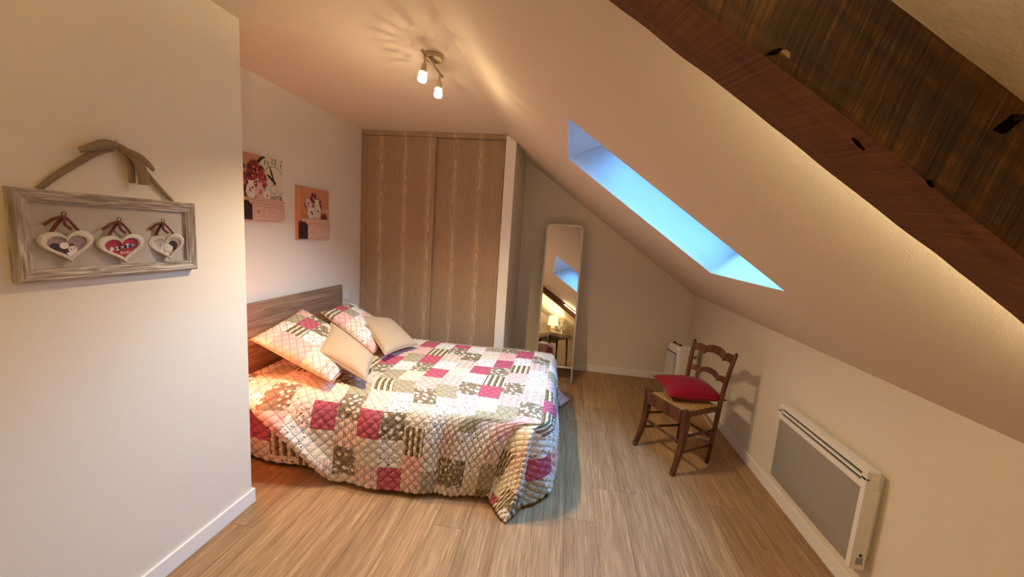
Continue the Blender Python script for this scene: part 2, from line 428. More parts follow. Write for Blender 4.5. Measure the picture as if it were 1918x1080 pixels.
# ================================================================== BEAM
ex = Vector((1, 0, -SL)).normalized(); ny = Vector((0, 1, 0)); en = ex.cross(ny)
if en.z > 0: en = -en
bt = thing('roof_beam', 'dark old sawn timber beam running down along the sloping ceiling', 'beam', (-.75, BY0, zs(-.75)))
BM = Matrix((ex, ny, en)).transposed().to_4x4()
bl = (XK+.0+.75)/ex.x
def wob(i, k): return (noise.noise((i*.11, k*3.7, 1.3))*.0028 + noise.noise((i*.45, k*3.7, 5.3))*.0013)
def beamface(name, mat, prof):
    N = 130; vs = []; fs = []
    for i in range(N+1):
        s_ = bl*i/N
        for k, (y, d, wk, wd) in enumerate(prof): vs.append(Vector((s_, y+wob(i, wk), d+wob(i, wd))))
    m = len(prof)
    for i in range(N):
        for k in range(m-1): a = i*m+k; fs.append((a, a+1, a+m+1, a+m))
    o = mesh(name, vs, fs, mat, bt); o.matrix_local = BM
    return o
w_ = BY1-BY0
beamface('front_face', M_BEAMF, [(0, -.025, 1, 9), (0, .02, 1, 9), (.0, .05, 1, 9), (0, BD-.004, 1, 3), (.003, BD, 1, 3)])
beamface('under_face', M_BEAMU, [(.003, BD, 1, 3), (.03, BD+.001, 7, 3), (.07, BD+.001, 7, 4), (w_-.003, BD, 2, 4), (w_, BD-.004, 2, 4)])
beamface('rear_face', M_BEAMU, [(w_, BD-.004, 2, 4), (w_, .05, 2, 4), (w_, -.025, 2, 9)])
def bpt(x, y, z):  # world point -> along-beam s, depth d
    v = Vector((x, y, z))-Vector((-.75, BY0, zs(-.75))); return v.dot(ex), v.dot(en)
# knot hole, splits, square-cut slot with iron hook (positions on the front face)
s_, d_ = bpt(.207, .477, 1.753)
b = B()
pr = [(s_+.0048*math.cos(a)*(1+.35*math.sin(3*a)), d_-.004+.0036*math.sin(a)*(1+.35*math.cos(2*a))) for a in np.linspace(0, 2*PI, 15)[:-1]]
b.prism(pr, .006, lambda u, v, w: (u, -.0040+w, v)); o = b.obj('knot', simple('pale_knot', '#8a744c', .8, 0, .3, 120, .002), bt); o.matrix_local = BM
b = B()
pr = [(s_-.010+.0026*math.cos(a)-.004*math.sin(a), d_+.0005+.0055*math.sin(a)*(1+.3*math.cos(3*a))) for a in np.linspace(0, 2*PI, 11)[:-1]]
b.prism(pr, .006, lambda u, v, w: (u, -.0034+w, v)); o = b.obj('knot_hollow', M_HOLE, bt); o.matrix_local = BM
for (xx, zz, l_, h_) in ((.294, 1.668, .009, .0016), (.368, 1.631, .005, .0015)):
    s2, d2 = bpt(xx, .477, zz)
    b = B(); b.prism([(s2-l_, d2-.001), (s2-.3*l_, d2-h_), (s2+l_, d2+.001), (s2, d2+h_*.6)], .004, lambda u, v, w: (u, -.0036+w, v)); o = b.obj('split', M_HOLE, bt); o.matrix_local = BM
s3, d3 = bpt(.428, .477, 1.695)
b = B(); b.prism([(s3-.006, d3+.014), (s3-.003, d3-.006), (s3+.006, d3-.009), (s3+.004, d3+.012)], .005, lambda u, v, w: (u, -.0036+w, v)); o = b.obj('slot', M_HOLE, bt); o.matrix_local = BM
b = B(); b.tube([(s3, .004, d3-.003), (s3, -.012, d3-.002), (s3+.012, -.02, d3-.006), (s3+.05, -.021, d3-.03)], [.0025, .0022, .002, .0018], 8); o = b.obj('iron_hook', M_IRON, bt, smooth=True); o.matrix_local = BM

# ================================================================== WARDROBE
wd = thing('sliding_wardrobe', 'tall built-in wardrobe with two limed oak sliding doors behind the bed', 'wardrobe', (-1.34, YW, 0))
wo = (-1.34, YW, 0); WX0, WX1 = XB+.0, XJ-.096
B().box((WX0, YW-.002, 2.405), (WX1, YW+.06, ZC-.002), .003).obj('header_rail', M_WARD, wd, off=wo)
B().box((WX0, YW-.002, .001), (WX1, YW+.06, .03), .003).obj('floor_track', M_NICKEL, wd, off=wo)
B().box((WX0, YW+.07, .001), (WX1, YW+.09, ZC-.003)).obj('back_panel', M_DARK, wd, off=wo)
B().box((WX0+.001, YW, .03), (WX0+.022, YW+.06, 2.405), .002).obj('side_stile', M_WARD, wd, off=wo)
XD = -1.306
def door(name, x0, x1, y):
    d = B().box((x0+.03, y+.004, .034), (x1-.03, y+.016, 2.402)).obj(name, M_WARD, wd, off=wo)
    B().box((x0, y-.006, .034), (x0+.03, y+.024, 2.402), .004).obj('stile', M_WARD, d, off=wo)
    B().box((x1-.03, y-.006, .034), (x1, y+.024, 2.402), .004).obj('stile', M_WARD, d, off=wo)
    return d
door('sliding_door', WX0+.023, XD, YW+.008); door('sliding_door', XD-.03, WX1-.012, YW+.040)

# ================================================================== BED
XH, XF, YN, YR, ZT = -1.985, -.06, 2.08, 3.42, .53
bed = thing('double_bed', 'double bed with plain oak headboard against the left wall', 'bed', (-1.0, 2.75, 0)); bo = (-1.0, 2.75, 0)
B().box((XB+.004, 2.06, .25), (XB+.034, 3.33, .982), .003).obj('headboard', M_HEAD, bed, off=bo)
B().box((-2.0, YN+.03, .17), (XF-.04, YR-.03, .30), .02).obj('bed_base', M_LINEN, bed, off=bo)
B().box((-2.0, YN+.02, .30), (XF-.03, YR-.02, .49), .05).obj('mattress', simple('mattress_ticking', '#e9e4da', .9), bed, off=bo)
for lx in (-1.9, -.2):
    for ly in (YN+.1, YR-.1): B().lathe([(0, .001), (.02, .001), (.025, .17), (0, .17)], 12, (lx, ly, 0)).obj('leg', M_HEAD, bed, off=bo)

# ---- patch layout
PU, PV, U0, V0 = .142, .185, -1.483, 2.03
def half(c): return .5 if c in (1, 4, 6, 7, 9, -2, 11, 13) else 0.
def cell(u, v):
    c = math.floor((u-U0)/PU); return c, math.floor((V0-v)/PV + half(c))
SEEN = {'pink': [(-1.281, 2.834), (-.985, 2.858), (-.877, 3.333), (-.293, 3.238), (-.548, 2.804), (-.827, 2.593), (-.386, 2.379)],
 'brown': [(-1.173, 3.326), (-.86, 3.17), (-.709, 3.071), (-1.258, 2.658), (-.98, 2.705), (-.45, 3.324), (-.14, 3.074), (-.405, 2.734), (-.524, 2.427), (-.246, 2.477), (-.791, 2.187), (-.105, 2.222)],
 'bstripe': [(-1.004, 3.038), (-.259, 2.829)], 'pstripe': [(-.853, 2.961), (-.699, 2.879), (-.139, 2.943), (-.238, 2.306), (-.126, 2.39), (-.672, 2.516)],
 'check': [(-1.098, 2.558), (-.946, 2.294), (-.667, 2.327), (-.599, 3.404), (-.229, 2.101)],
 'white': [(-1.016, 3.244), (-.734, 3.267), (-.563, 2.994), (-1.125, 2.755), (-.846, 2.801), (-.277, 3.054), (-.532, 2.625), (-.126, 2.759), (-.923, 2.131), (-.654, 2.135)],
 'lpink': [(-.426, 3.114), (-.246, 2.654)]}
ROWS = [(1.955, -1.70, 'brown white pink brown pink brown cream white cream check white'.split()),
        (1.77, -1.70, 'lpink white cream pstripe cream white bstripe cream pstripe white white'.split()),
        (1.585, -1.70, 'bstripe bstripe pstripe brown pstripe pink lpink check brown brown cream'.split()),
        (2.13, -1.70, 'white cream cream check cream white cream brown white cream cream'.split())]
CELLS = {}
for kn, l in SEEN.items():
    for u, v in l: CELLS[cell(u, v)] = kn
for v, us, l in ROWS:
    for i, kn in enumerate(l): CELLS.setdefault(cell(us+.142*i, v), kn)
rr = random.Random(3)
def ctype(c, r):
    if (c, r) not in CELLS:
        nb = {CELLS.get(q) for q in ((c-1, r), (c+1, r), (c, r-1), (c, r+1), (c-1, r-1), (c+1, r+1))}
        CELLS[(c, r)] = rr.choice([k_ for k_ in ('cream', 'cream', 'cream', 'lpink', 'white', 'brown', 'pstripe', 'pink', 'white', 'bstripe', 'check') if k_ not in nb] or ['cream'])
    return KINDS.index(CELLS[(c, r)])

def stitch(u, v, sp=.062):
    a = np.abs(((u+v)/sp) % 1-.5)*2; b = np.abs(((u-v)/sp) % 1-.5)*2
    a, b = 1-a, 1-b                                   # 0 on a stitch line
    return np.minimum(1-np.exp(-(a/.22)**2), 1-np.exp(-(b/.22)**2))
def interp(keys, s):
    ks = np.array([k[0] for k in keys]); return np.stack([np.interp(s, ks, np.array([k[1][i] for k in keys])) for i in range(3)], -1)
def sstep(a, b, x): t_ = np.clip((x-a)/(b-a), 0, 1); return t_*t_*(3-2*t_)
def quilt():
    LN, LF, LR = .575, .57, .55
    du, dv = PU/13, PV/16
    us = np.arange(math.floor((XH-U0)/du), math.ceil((XF+LF-U0)/du))*du+U0
    vs = V0-np.arange(math.floor((V0-(YR+LR))/dv), math.ceil((V0-(YN-LN))/dv))*dv
    Ug, Vg = np.meshgrid(us, vs, indexing='ij')
    Ug0, Vg0 = Ug.copy(), Vg.copy()
    a = np.maximum(Ug-XF, 0)/LF; bn = np.maximum(YN-Vg, 0)/LN; bf = np.maximum(Vg-YR, 0)/LR
    a = np.minimum(a, 1); bn = np.minimum(bn, 1); bf = np.minimum(bf, 1)
    bb_ = np.maximum(bn, bf); t = np.maximum(a, bb_)
    uc = np.minimum(Ug, XF); vc = np.clip(Vg, YN, YR)
    und = .005*np.sin(uc*7+vc*3)+.004*np.sin(vc*9-uc*4+1) + .012*np.exp(-((uc+1.75)/.25)**2)
    skew = .085*(1-sstep(2.08, 2.40, vc))*(1-sstep(-.75, -.15, uc))*sstep(-1.95, -1.6, uc)
    top = np.stack([uc+skew, vc, ZT+und], -1)
    # hems ------------------------------------------------------------
    hx = np.where(uc > -.7, -.7+(uc+.7)*(.37/.64), uc)+skew*.9*(1-sstep(-.95, -.5, uc))
    wav = .014*np.sin(uc*8.5)+.008*np.sin(uc*19+.7)
    nearH = np.stack([hx, 1.985+wav+.075*sstep(-.6, -.1, uc)+.02*sstep(-1.1, -.7, uc), .022+.006*np.sin(uc*6)+0*uc], -1)
    vv = np.where(vc < 2.6, 2.6-(2.6-vc)*(.36/.52), vc)
    vv = np.where(vc > 3.1, 3.1+(vc-3.1)*(.26/.32), vv)
    footH = np.stack([.03+.015*np.cos((vc-2.1)*2.4)+.012*np.sin(vc*11), vv, .035+.012*np.sin(vc*9)], -1)
    farH = np.stack([uc-.06*sstep(-.7, -.06, uc), 3.575+.01*np.sin(uc*11), .03+0*uc], -1)
    def corner(b_, keys):
        s = np.where(b_ >= a, .5*a/np.maximum(b_, 1e-6), 1-.5*b_/np.maximum(a, 1e-6)); return interp(keys, s), s
    e1 = nearH[np.argmin(abs(us-XF)), np.argmin(abs(vs-YN))]; e2 = footH[np.argmin(abs(us-XF)), np.argmin(abs(vs-YN))]
    cn, sn = corner(bn, [(0, e1), (.2, (-.315, 2.02, .02)), (.42, (-.245, 1.93, .012)), (.5, (-.207, 1.9, .008)), (.56, (-.185, 1.925, .014)), (.75, (-.075, 2.04, .02)), (.9, (.03, 2.19, .03)), (1, e2)])
    e3 = farH[np.argmin(abs(us-XF)), np.argmin(abs(vs-YR))]; e4 = footH[np.argmin(abs(us-XF)), np.argmin(abs(vs-YR))]
    cf, sf = corner(bf, [(0, e3), (.3, (.03, 3.61, .01)), (.5, (.165, 3.67, .006)), (.6, (.14, 3.60, .01)), (.8, (.07, 3.44, .02)), (1, e4)])
    hem = np.where((a > 0)[..., None], footH, top)
    hem = np.where(((bn > 0) & (a == 0))[..., None], nearH, hem); hem = np.where(((bf > 0) & (a == 0))[..., None], farH, hem)
    hem = np.where(((bn > 0) & (a > 0))[..., None], cn, hem); hem = np.where(((bf > 0) & (a > 0))[..., None], cf, hem)
    h = .62*(1-np.exp(-t/.10))/(1-math.exp(-10)) + .38*t
    w = (np.sqrt(t**2+.008)-math.sqrt(.008))/(math.sqrt(1.008)-math.sqrt(.008))
    cf_ = (bf > 0) & (a > 0); kf_ = 4*sf*(1-sf); kn_ = 4*sn*(1-sn); h = np.where(cf_, h*(1-.8*kf_)+.8*kf_*t**4, h); cn_ = (bn > 0) & (a > 0); h = np.where(cn_, h*(1-.35*kn_)+.35*kn_*t**3, h)
    P = top.copy(); P[..., :2] += (hem-top)[..., :2]*h[..., None]; P[..., 2] += (hem-top)[..., 2]*w
    # mattress edge softens downward
    ed = np.minimum(np.minimum(XF-uc, vc-YN), YR-vc); P[..., 2] -= .022*np.exp(-(ed/.05)**2)*(t == 0) + .022*(t > 0)*(1-t)
    # drapery folds
    on_near = (bn > 0) & (a == 0)
    P[..., 1] += on_near*(np.sin(uc*13+t*2.5)*.016*t*(1-t)*2 - .03*np.sin(t*PI)*(.6+.4*np.sin(uc*3+1)))
    on_foot = (a > 0) & (bb_ == 0)
    P[..., 0] += on_foot*(.018*np.sin(t*PI)+np.sin(vc*12)*.012*t)
    cm = (bn > 0) & (a > 0)
    fold = np.exp(-((sn-.70)/.075)**2)*.055*np.sin(np.clip(t, 0, 1)*PI*.8)
    P[..., 0] -= cm*fold*.75; P[..., 1] += cm*fold*.65
    ridge = np.exp(-((sn-.5)/.13)**2)*.012*np.sin(t*PI); P[..., 0] += cm*ridge*.6; P[..., 1] -= cm*ridge*.7
    # swag at the pillow end: a thick roll above, recess below-left
    tb = .22+.80*np.clip((uc+1.84)/.52, 0, 1.3)
    rec = sstep(0, .16, t-tb)*on_near*sstep(-1.30, -1.36, uc)
    P[..., 1] += rec*.10
    roll = np.exp(-((t-tb+.10)/.12)**2)*on_near*sstep(-1.25, -1.45, uc); P[..., 1] -= roll*.045
    # displacement along the normal: quilted diamonds
    gu = np.gradient(P, axis=0); gv = np.gradient(P, axis=1); n = np.cross(gv, gu); n /= np.maximum(np.linalg.norm(n, axis=-1, keepdims=True), 1e-9)
    amp = .0035+.0055*np.clip(t*3, 0, 1)
    P += n*((stitch(Ug0, Vg0)-.6)*amp)[..., None]
    P[..., 2] = np.maximum(P[..., 2], .004)
    nu, nv = Ug.shape
    idx = np.arange(nu*nv).reshape(nu, nv)
    q = np.stack([idx[:-1, :-1], idx[1:, :-1], idx[1:, 1:], idx[:-1, 1:]], -1).reshape(-1, 4)
    mi = [ctype(*cell(us[i]+du/2, vs[j]-dv/2)) for i in range(nu-1) for j in range(nv-1)]
    o = mesh('patchwork_quilt', P.reshape(-1, 3).tolist(), q[:, ::-1].tolist(), smooth=True, uv=np.stack([Ug0, Vg0], -1).reshape(-1, 2).tolist(), mats=PM, mi=mi)
    s_ = o.modifiers.new('thickness', 'SOLIDIFY'); s_.thickness = .008; s_.offset = -1
    return o
tag(quilt(), 'pink, cream and brown patchwork quilt spread over the double bed', 'quilt')

# ---- pillows
def pillow(name, label, cat, corners, thick, mats, puff=1, n=34, layout=None, group=None, lean=1, pinch=.05, piping=None, table=None):
    """corners P00,P10,P11,P01 (world); plump mesh with pinched corners, crisp seam"""
    C = [Vector(c) for c in corners]; ctr = sum(C, Vector())/4
    ux = ((C[1]-C[0])+(C[2]-C[3])).normalized(); vy = ((C[3]-C[0])+(C[2]-C[1])); vy = (vy-ux*vy.dot(ux)).normalized(); nn = ux.cross(vy)
    if nn.z < 0: nn = -nn
    L1 = ((C[1]-C[0]).length+(C[2]-C[3]).length)/2; L2 = ((C[3]-C[0]).length+(C[2]-C[1]).length)/2
    vs, uv, fs, mi = [], [], [], []
    def pt(a, b, sgn):
        # edges bow inwards between the corners
        x, y = a*2-1, b*2-1
        aa = .5+.5*x*(1-pinch*(1-y*y)); bb2 = .5+.5*y*(1-pinch*(1-x*x))
        p = C[0]*(1-aa)*(1-bb2)+C[1]*aa*(1-bb2)+C[2]*aa*bb2+C[3]*(1-aa)*bb2
        f = max(0, (1-x**2)*(1-y**2))**(.42)
        hgt = thick*.5*f*(1 if sgn > 0 else .8)
        if layout and sgn > 0: hgt += .004*(stitch(np.array(a*L1), np.array(b*L2), .05)-.6)*min(1, f*3) if layout == 'd' else .004*(abs(math.sin(b*L2/.045*PI))**.6-.6)*min(1, f*3)
        wr = noise.noise((p.x*9, p.y*9, p.z*9+len(name)))*.006*f
        return p+nn*(sgn*hgt+wr)
    for sgn in (1, -1):
        base = len(vs)
        for i in range(n+1):
            for j in range(n+1):
                vs.append(pt(i/n, j/n, sgn)-ctr); uv.append((i/n*L1, j/n*L2))
        for i in range(n):
            for j in range(n):
                a = base+i*(n+1)+j; f = (a, a+n+1, a+n+2, a+1); fs.append(f if sgn > 0 else f[::-1])
                if layout and table: row = table[min(int(i*len(table)/n), len(table)-1)]; mi.append(KINDS.index(row[min(int(j*len(row)/n), len(row)-1)]))
                elif layout: mi.append(random.Random(int((i+.5)/n*L1/.125)*31+int((j+.5)/n*L2/.125)*7+len(label)+(99 if sgn < 0 else 0)).randrange(8))
                else: mi.append(0)
    me = bpy.data.meshes.new(name); me.from_pydata([tuple(v) for v in vs], [], fs)
    o = finish(name, me, None, None, tuple(ctr), True, uv, mats if layout else [mats], mi)
    bm = bmesh.new(); bm.from_mesh(me); bmesh.ops.remove_doubles(bm, verts=bm.verts, dist=.0005); bmesh.ops.recalc_face_normals(bm, faces=bm.faces); bm.to_mesh(me); bm.free()
    if piping:
        b = B(); pts = []
        for k_ in range(4):
            for q in range(n):
                a, b2 = ((q/n, 0), (1, q/n), (1-q/n, 1), (0, 1-q/n))[k_]; pts.append(pt(a, b2, 1)-ctr)
        b.tube(pts, .0042, 6, closed=True).obj('piping', piping, o, smooth=True)
    tag(o, label, cat, group); return o
M_PIPE = fabric('peach_binding', '#cf9a70')
pillow('quilted_pillow', 'large patchwork quilted pillow nearest the partition, leaning on the headboard', 'pillow',
       [(-1.95, 2.17, .775), (-1.34, 2.10, .585), (-1.39, 2.64, .62), (-1.98, 2.71, .868)], .16, PM, layout='s', piping=M_PIPE,
       table=[r_.split() for r_ in ('cream white check lpink', 'lpink bstripe pink brown', 'lpink white brown cream', 'cream lpink white check', 'pstripe lpink pstripe white')])
pillow('quilted_pillow', 'large patchwork quilted pillow farthest back, beside the wardrobe', 'pillow',
       [(-1.90, 2.82, .83), (-1.40, 2.73, .575), (-1.42, 3.21, .60), (-1.93, 3.28, .83)], .16, PM, layout='s', piping=M_PIPE,
       table=[r_.split() for r_ in ('bstripe pink brown white', 'lpink check white brown', 'cream white lpink check', 'white brown cream pink', 'lpink brown white cream')])
pillow('beige_cushion', 'plain beige linen cushion propped on the nearer patchwork pillow', 'cushion',
       [(-1.535, 2.24, .712), (-1.16, 2.185, .585), (-1.27, 2.50, .63), (-1.70, 2.65, .805)], .13, M_BEIGE, pinch=.08, piping=M_BEIGE)
pillow('beige_cushion', 'plain beige linen cushion propped on the farther patchwork pillow', 'cushion',
       [(-1.70, 3.01, .785), (-1.285, 2.69, .585), (-1.17, 3.06, .575), (-1.52, 3.27, .725)], .12, M_BEIGE, pinch=.08, piping=M_BEIGE)

# ================================================================== PICTURES ON THE BED WALL
M_INK = simple('print_ink', '#2b201b', .7); M_ORANGE = simple('print_orange', '#c98a63', .7, var=.12, scale=14); M_STONE = simple('print_stone', '#dcb39c', .7, var=.1, scale=30)
M_STONE2 = simple('print_stone_shade', '#b98b74', .7, var=.08, scale=30); M_PDARK = simple('print_dark', '#33170f', .7); M_FLR = simple('print_red_petal', '#96303a', .7, var=.2, scale=90)
M_FLP = simple('print_pink_petal', '#c9626c', .7, var=.2, scale=90); M_CLK = simple('print_clock_dial', '#dccfb6', .7, var=.06, scale=20); M_VASE = simple('print_vase', '#e6dccd', .7, var=.08, scale=40); M_LEAF = simple('print_leaf', '#5c4a30', .7); M_FLD = simple('print_dark_petal', '#6a1f2c', .7, var=.2, scale=90)
class Print:
    """flat layers printed on a plane: u right, v up, n out of the wall"""
    def __init__(s, parent, o, u, v, n): s.p, s.o, s.u, s.v, s.n, s.k = parent, Vector(o), Vector(u), Vector(v), Vector(n), 0
    def f(s, a, b, c): return s.o+s.u*a+s.v*b+s.n*c
    def layer(s): s.k += 1; return .0004*s.k
    def polys(s, name, ls, mat):
        z = s.layer(); vs, fs = [], []
        for pts in ls:
            fs.append(tuple(range(len(vs), len(vs)+len(pts)))); vs += [s.f(a, b, z+.00001*len(fs)) for a, b in pts]
        o = mesh(name, vs, fs, mat, s.p)
        if len(ls) > 1 and name in ('petal', 'vase_flower', 'blossom', 'leaf', 'vase', 'dial_ring', 'mantel_moulding', 'photo_bokeh', 'photo_eye', 'photo_hair', 'photo_shadow', 'mantel', 'clock_hand'): o['kind'] = 'stuff'
        return o
    def text(s, txt, size, a, b, mat, name='lettering', rot=0, bold=0):
        z = s.layer(); m = Matrix((s.u, s.v, s.n)).transposed().to_4x4(); m.translation = s.f(a, b, z)
        return text_mesh(txt, size, name, mat, s.p, m @ Matrix.Rotation(rot, 4, 'Z'), 0.0001, bold)
def disc(cx, cy, r, n=28, sy=1, a0=0, a1=2*PI): return [(cx+r*math.cos(a0+(a1-a0)*i/n), cy+r*sy*math.sin(a0+(a1-a0)*i/n)) for i in range(n if abs(a1-a0-2*PI) < 1e-6 else n+1)]
def ringq(cx, cy, r0, r1, n=40, a0=0, a1=2*PI):
    o = []
    for i in range(n):
        p, q = a0+(a1-a0)*i/n, a0+(a1-a0)*(i+1)/n
        o.append([(cx+r0*math.cos(p), cy+r0*math.sin(p)), (cx+r1*math.cos(p), cy+r1*math.sin(p)), (cx+r1*math.cos(q), cy+r1*math.sin(q)), (cx+r0*math.cos(q), cy+r0*math.sin(q))])
    return o
def clip(pts, x0, x1, y0, y1):
    for ax, lim, sg in ((0, x0, 1), (0, x1, -1), (1, y0, 1), (1, y1, -1)):
        out = []
        for i, p in enumerate(pts):
            q = pts[(i+1) % len(pts)]; dp, dq = (p[ax]-lim)*sg, (q[ax]-lim)*sg
            if dp >= 0: out.append(p)
            if dp*dq < 0: t_ = dp/(dp-dq); out.append((p[0]+(q[0]-p[0])*t_, p[1]+(q[1]-p[1])*t_))
        pts = out
        if len(pts) < 3: return None
    return pts
def canvas(name, label, y0, y1, z0, z1, sub):
    o_ = (XB, (y0+y1)/2, z0); th = .022
    c = thing(name, label, 'picture', o_, 0)
    B().box((XB+.001, y0, z0), (XB+th, y1, z1), .002).obj('canvas', sub, c, off=o_)
    pr = Print(c, (th+.0002, y0-o_[1], 0), (0, 1, 0), (0, 0, 1), (1, 0, 0)); return pr, y1-y0, z1-z0
def rosette(cx, cy, r, seed):
    q = random.Random(seed); outer, inner = [], []
    for k in range(11):
        a = 2*PI*k/11+q.uniform(-.15, .15); d = r*q.uniform(.52, .68); pr_ = r*q.uniform(.26, .36)
        outer.append([(cx+d*math.cos(a)+pr_*(math.cos(t_)*math.cos(a)*1.1-math.sin(t_)*math.sin(a)*.75), cy+d*math.sin(a)+pr_*(math.cos(t_)*math.sin(a)*1.1+math.sin(t_)*math.cos(a)*.75)) for t_ in np.linspace(0, 2*PI, 10)[:-1]])
    for k in range(8):
        a = 2*PI*k/8+q.uniform(-.2, .2); d = r*q.uniform(.2, .38); inner.append(disc(cx+d*math.cos(a), cy+d*math.sin(a), r*q.uniform(.12, .19), 8, q.uniform(.6, 1)))
    return outer, inner
def flower(pr, cx, cy, r, seed, m1, m2, m3):
    o_, i_ = rosette(cx, cy, r, seed); pr.polys('petal', o_[::2], m1); pr.polys('petal', o_[1::2], m2); pr.polys('petal', i_[::2], m2); pr.polys('petal', i_[1::2], m3)
def vasep(cx, y0, w_, h_): 
    pf = [(0, .55), (.06, .72), (.25, .98), (.45, 1), (.62, .82), (.78, .52), (.88, .46), (.96, .62), (1, .68)]
    return [(cx+w_/2*r_, y0+h_*z_) for z_, r_ in pf]+[(cx-w_/2*r_, y0+h_*z_) for z_, r_ in pf[::-1]]
def petals(cx, cy, r, n, seed):
    q = random.Random(seed); return [disc(cx+q.uniform(-r, r)*.75, cy+q.uniform(-r, r)*.7, r*q.uniform(.28, .5), 9) for _ in range(n)]
M_CANVAS = M_ORANGE
pr, w, h = canvas('canvas_print', 'square canvas print of red peonies and a large clock face', 2.165, 2.585, 1.53, 1.945, M_CANVAS)
E_ = .001
ccx, ccy, cr = .335, .262, .165
pr.polys('clock_rim', [clip(disc(ccx-.012, ccy, cr+.012, 48), E_, w-E_, E_, h-E_)], M_INK)
pr.polys('clock_face', [clip(disc(ccx, ccy, cr, 48), E_, w-E_, E_, h-E_)], M_CLK)
pr.polys('dial_ring', [c for c in (clip(q, E_, w-E_, E_, h-E_) for q in ringq(ccx, ccy+.0, .100, .103)+ringq(ccx, ccy-.05, .030, .032, 24)) if c], M_INK)
for i, nm in enumerate('12 1 2 3 4 5 6 7 8 9 10 11'.split()):
    a = PI/2-i*PI/6; px, py = ccx+.133*math.cos(a), ccy+.133*math.sin(a)
    if px < w-.015: o = pr.text(nm, .052, px, py, M_INK, 'numeral'); o['kind'] = 'stuff'
def hand(a, l, wd_): c, s = math.cos(a), math.sin(a); return [(ccx-s*wd_-c*.02, ccy+c*wd_-s*.02), (ccx+s*wd_-c*.02, ccy-c*wd_-s*.02), (ccx+c*l*.6+s*wd_*1.8, ccy+s*l*.6-c*wd_*1.8), (ccx+c*l, ccy+s*l), (ccx+c*l*.6-s*wd_*1.8, ccy+s*l*.6+c*wd_*1.8)]
pr.polys('clock_hand', [hand(R(112), .115, .004), hand(R(146), .085, .005), disc(ccx, ccy, .010, 12)], M_INK)
pr.polys('leaf', [disc(.09, .27, .05, 9, .5), disc(.17, .22, .06, 9, .45), disc(.06, .33, .03, 9, .6)], M_LEAF)
flower(pr, .085, .235, .062, 21, M_FLD, M_FLR, M_FLP); flower(pr, .225, .262, .058, 22, M_FLP, M_FLR, M_FLP); flower(pr, .165, .318, .070, 23, M_FLR, M_FLD, M_FLP); flower(pr, .17, .245, .05, 24, M_FLP, M_FLR, M_VASE)
pr.polys('vase', [vasep(.125, .142, .085, .105)], M_VASE); pr.polys('vase', [vasep(.197, .142, .082, .10)], M_STONE); pr.polys('vase', [vasep(.255, .142, .062, .055)], M_VASE)
pr.polys('vase_flower', petals(.125, .195, .020, 6, 4)+petals(.20, .185, .018, 5, 6)+petals(.255, .168, .014, 5, 9), M_FLP)
pr.polys('hearth', [[(E_, E_), (.135, E_), (.135, .12), (E_, .12)]], M_PDARK)
pr.polys('mantel', [[(E_, .12), (w-E_, .12), (w-E_, .142), (E_, .142)], [(.115, .1), (w-E_, .1), (w-E_, .12), (.10, .12)], [(.13, E_), (w-E_, E_), (w-E_, .1), (.13, .1)]], M_STONE)
def fr_(x0, x1, y0, y1, d=.003): return [[(x0, y0), (x1, y0), (x1, y0+d), (x0, y0+d)], [(x0, y1-d), (x1, y1-d), (x1, y1), (x0, y1)], [(x0, y0), (x0+d, y0), (x0+d, y1), (x0, y1)], [(x1-d, y0), (x1, y0), (x1, y1), (x1-d, y1)]]
pr.polys('mantel_moulding', fr_(.145, .21, .02, .09)+fr_(.225, w-.01, .02, .09)+[[(.115, .105), (w-E_, .105), (w-E_, .109), (.115, .109)], [(E_, .126), (w-E_, .126), (w-E_, .129), (E_, .129)]]+[disc(.178, .055, .014, 10), [(.24, .025), (.245, .025), (.39, .085), (.385, .085)], [(.385, .025), (.39, .025), (.245, .085), (.24, .085)]], M_STONE2)

pr, w, h = canvas('canvas_print', 'smaller canvas print of red flowers in a white vase on a mantelpiece', 2.742, 3.132, 1.404, 1.803, M_CANVAS)
pr.polys('picture_band', [[(E_, .13), (.03, .13), (.03, h-E_), (E_, h-E_)]], simple('print_band', '#d9935c', .7, var=.08))
pr.polys('leaf', [disc(.15, .285, .03, 9, .7), disc(.10, .26, .025, 9, .8)], M_LEAF)
flower(pr, .185, .318, .052, 31, M_FLR, M_FLD, M_FLP); flower(pr, .245, .275, .048, 32, M_FLD, M_FLR, M_FLP)
pr.polys('vase', [vasep(.165, .158, .115, .125)], M_VASE); pr.polys('vase', [vasep(.222, .158, .10, .155)], M_CLK)
flower(pr, .118, .275, .042, 33, M_VASE, M_STONE, M_FLP); flower(pr, .170, .262, .020, 34, M_FLR, M_FLP, M_FLR)
pr.polys('vase_flower', petals(.15, .205, .016, 6, 15)+petals(.228, .225, .014, 6, 16), M_LEAF)
pr.polys('vase', [vasep(.315, .158, .062, .05)], M_FLD)
flower(pr, .30, .222, .020, 35, M_VASE, M_STONE, M_FLR); flower(pr, .338, .228, .020, 36, M_VASE, M_STONE, M_FLR)
pr.polys('hearth', [[(E_, E_), (.105, E_), (.105, .135), (E_, .135)]], M_PDARK)
pr.polys('mantel', [[(.035, .133), (w-E_, .133), (w-E_, .158), (.035, .158)], [(.085, .115), (w-E_, .115), (w-E_, .133), (.075, .133)], [(.10, E_), (w-E_, E_), (w-E_, .115), (.10, .115)]], M_STONE)
pr.polys('mantel_moulding', fr_(.12, .165, .012, .10)+fr_(.18, w-.012, .012, .10)+[[(.08, .118), (w-E_, .118), (w-E_, .122), (.08, .122)]]+[disc(.142, .055, .010, 10)], M_STONE2)

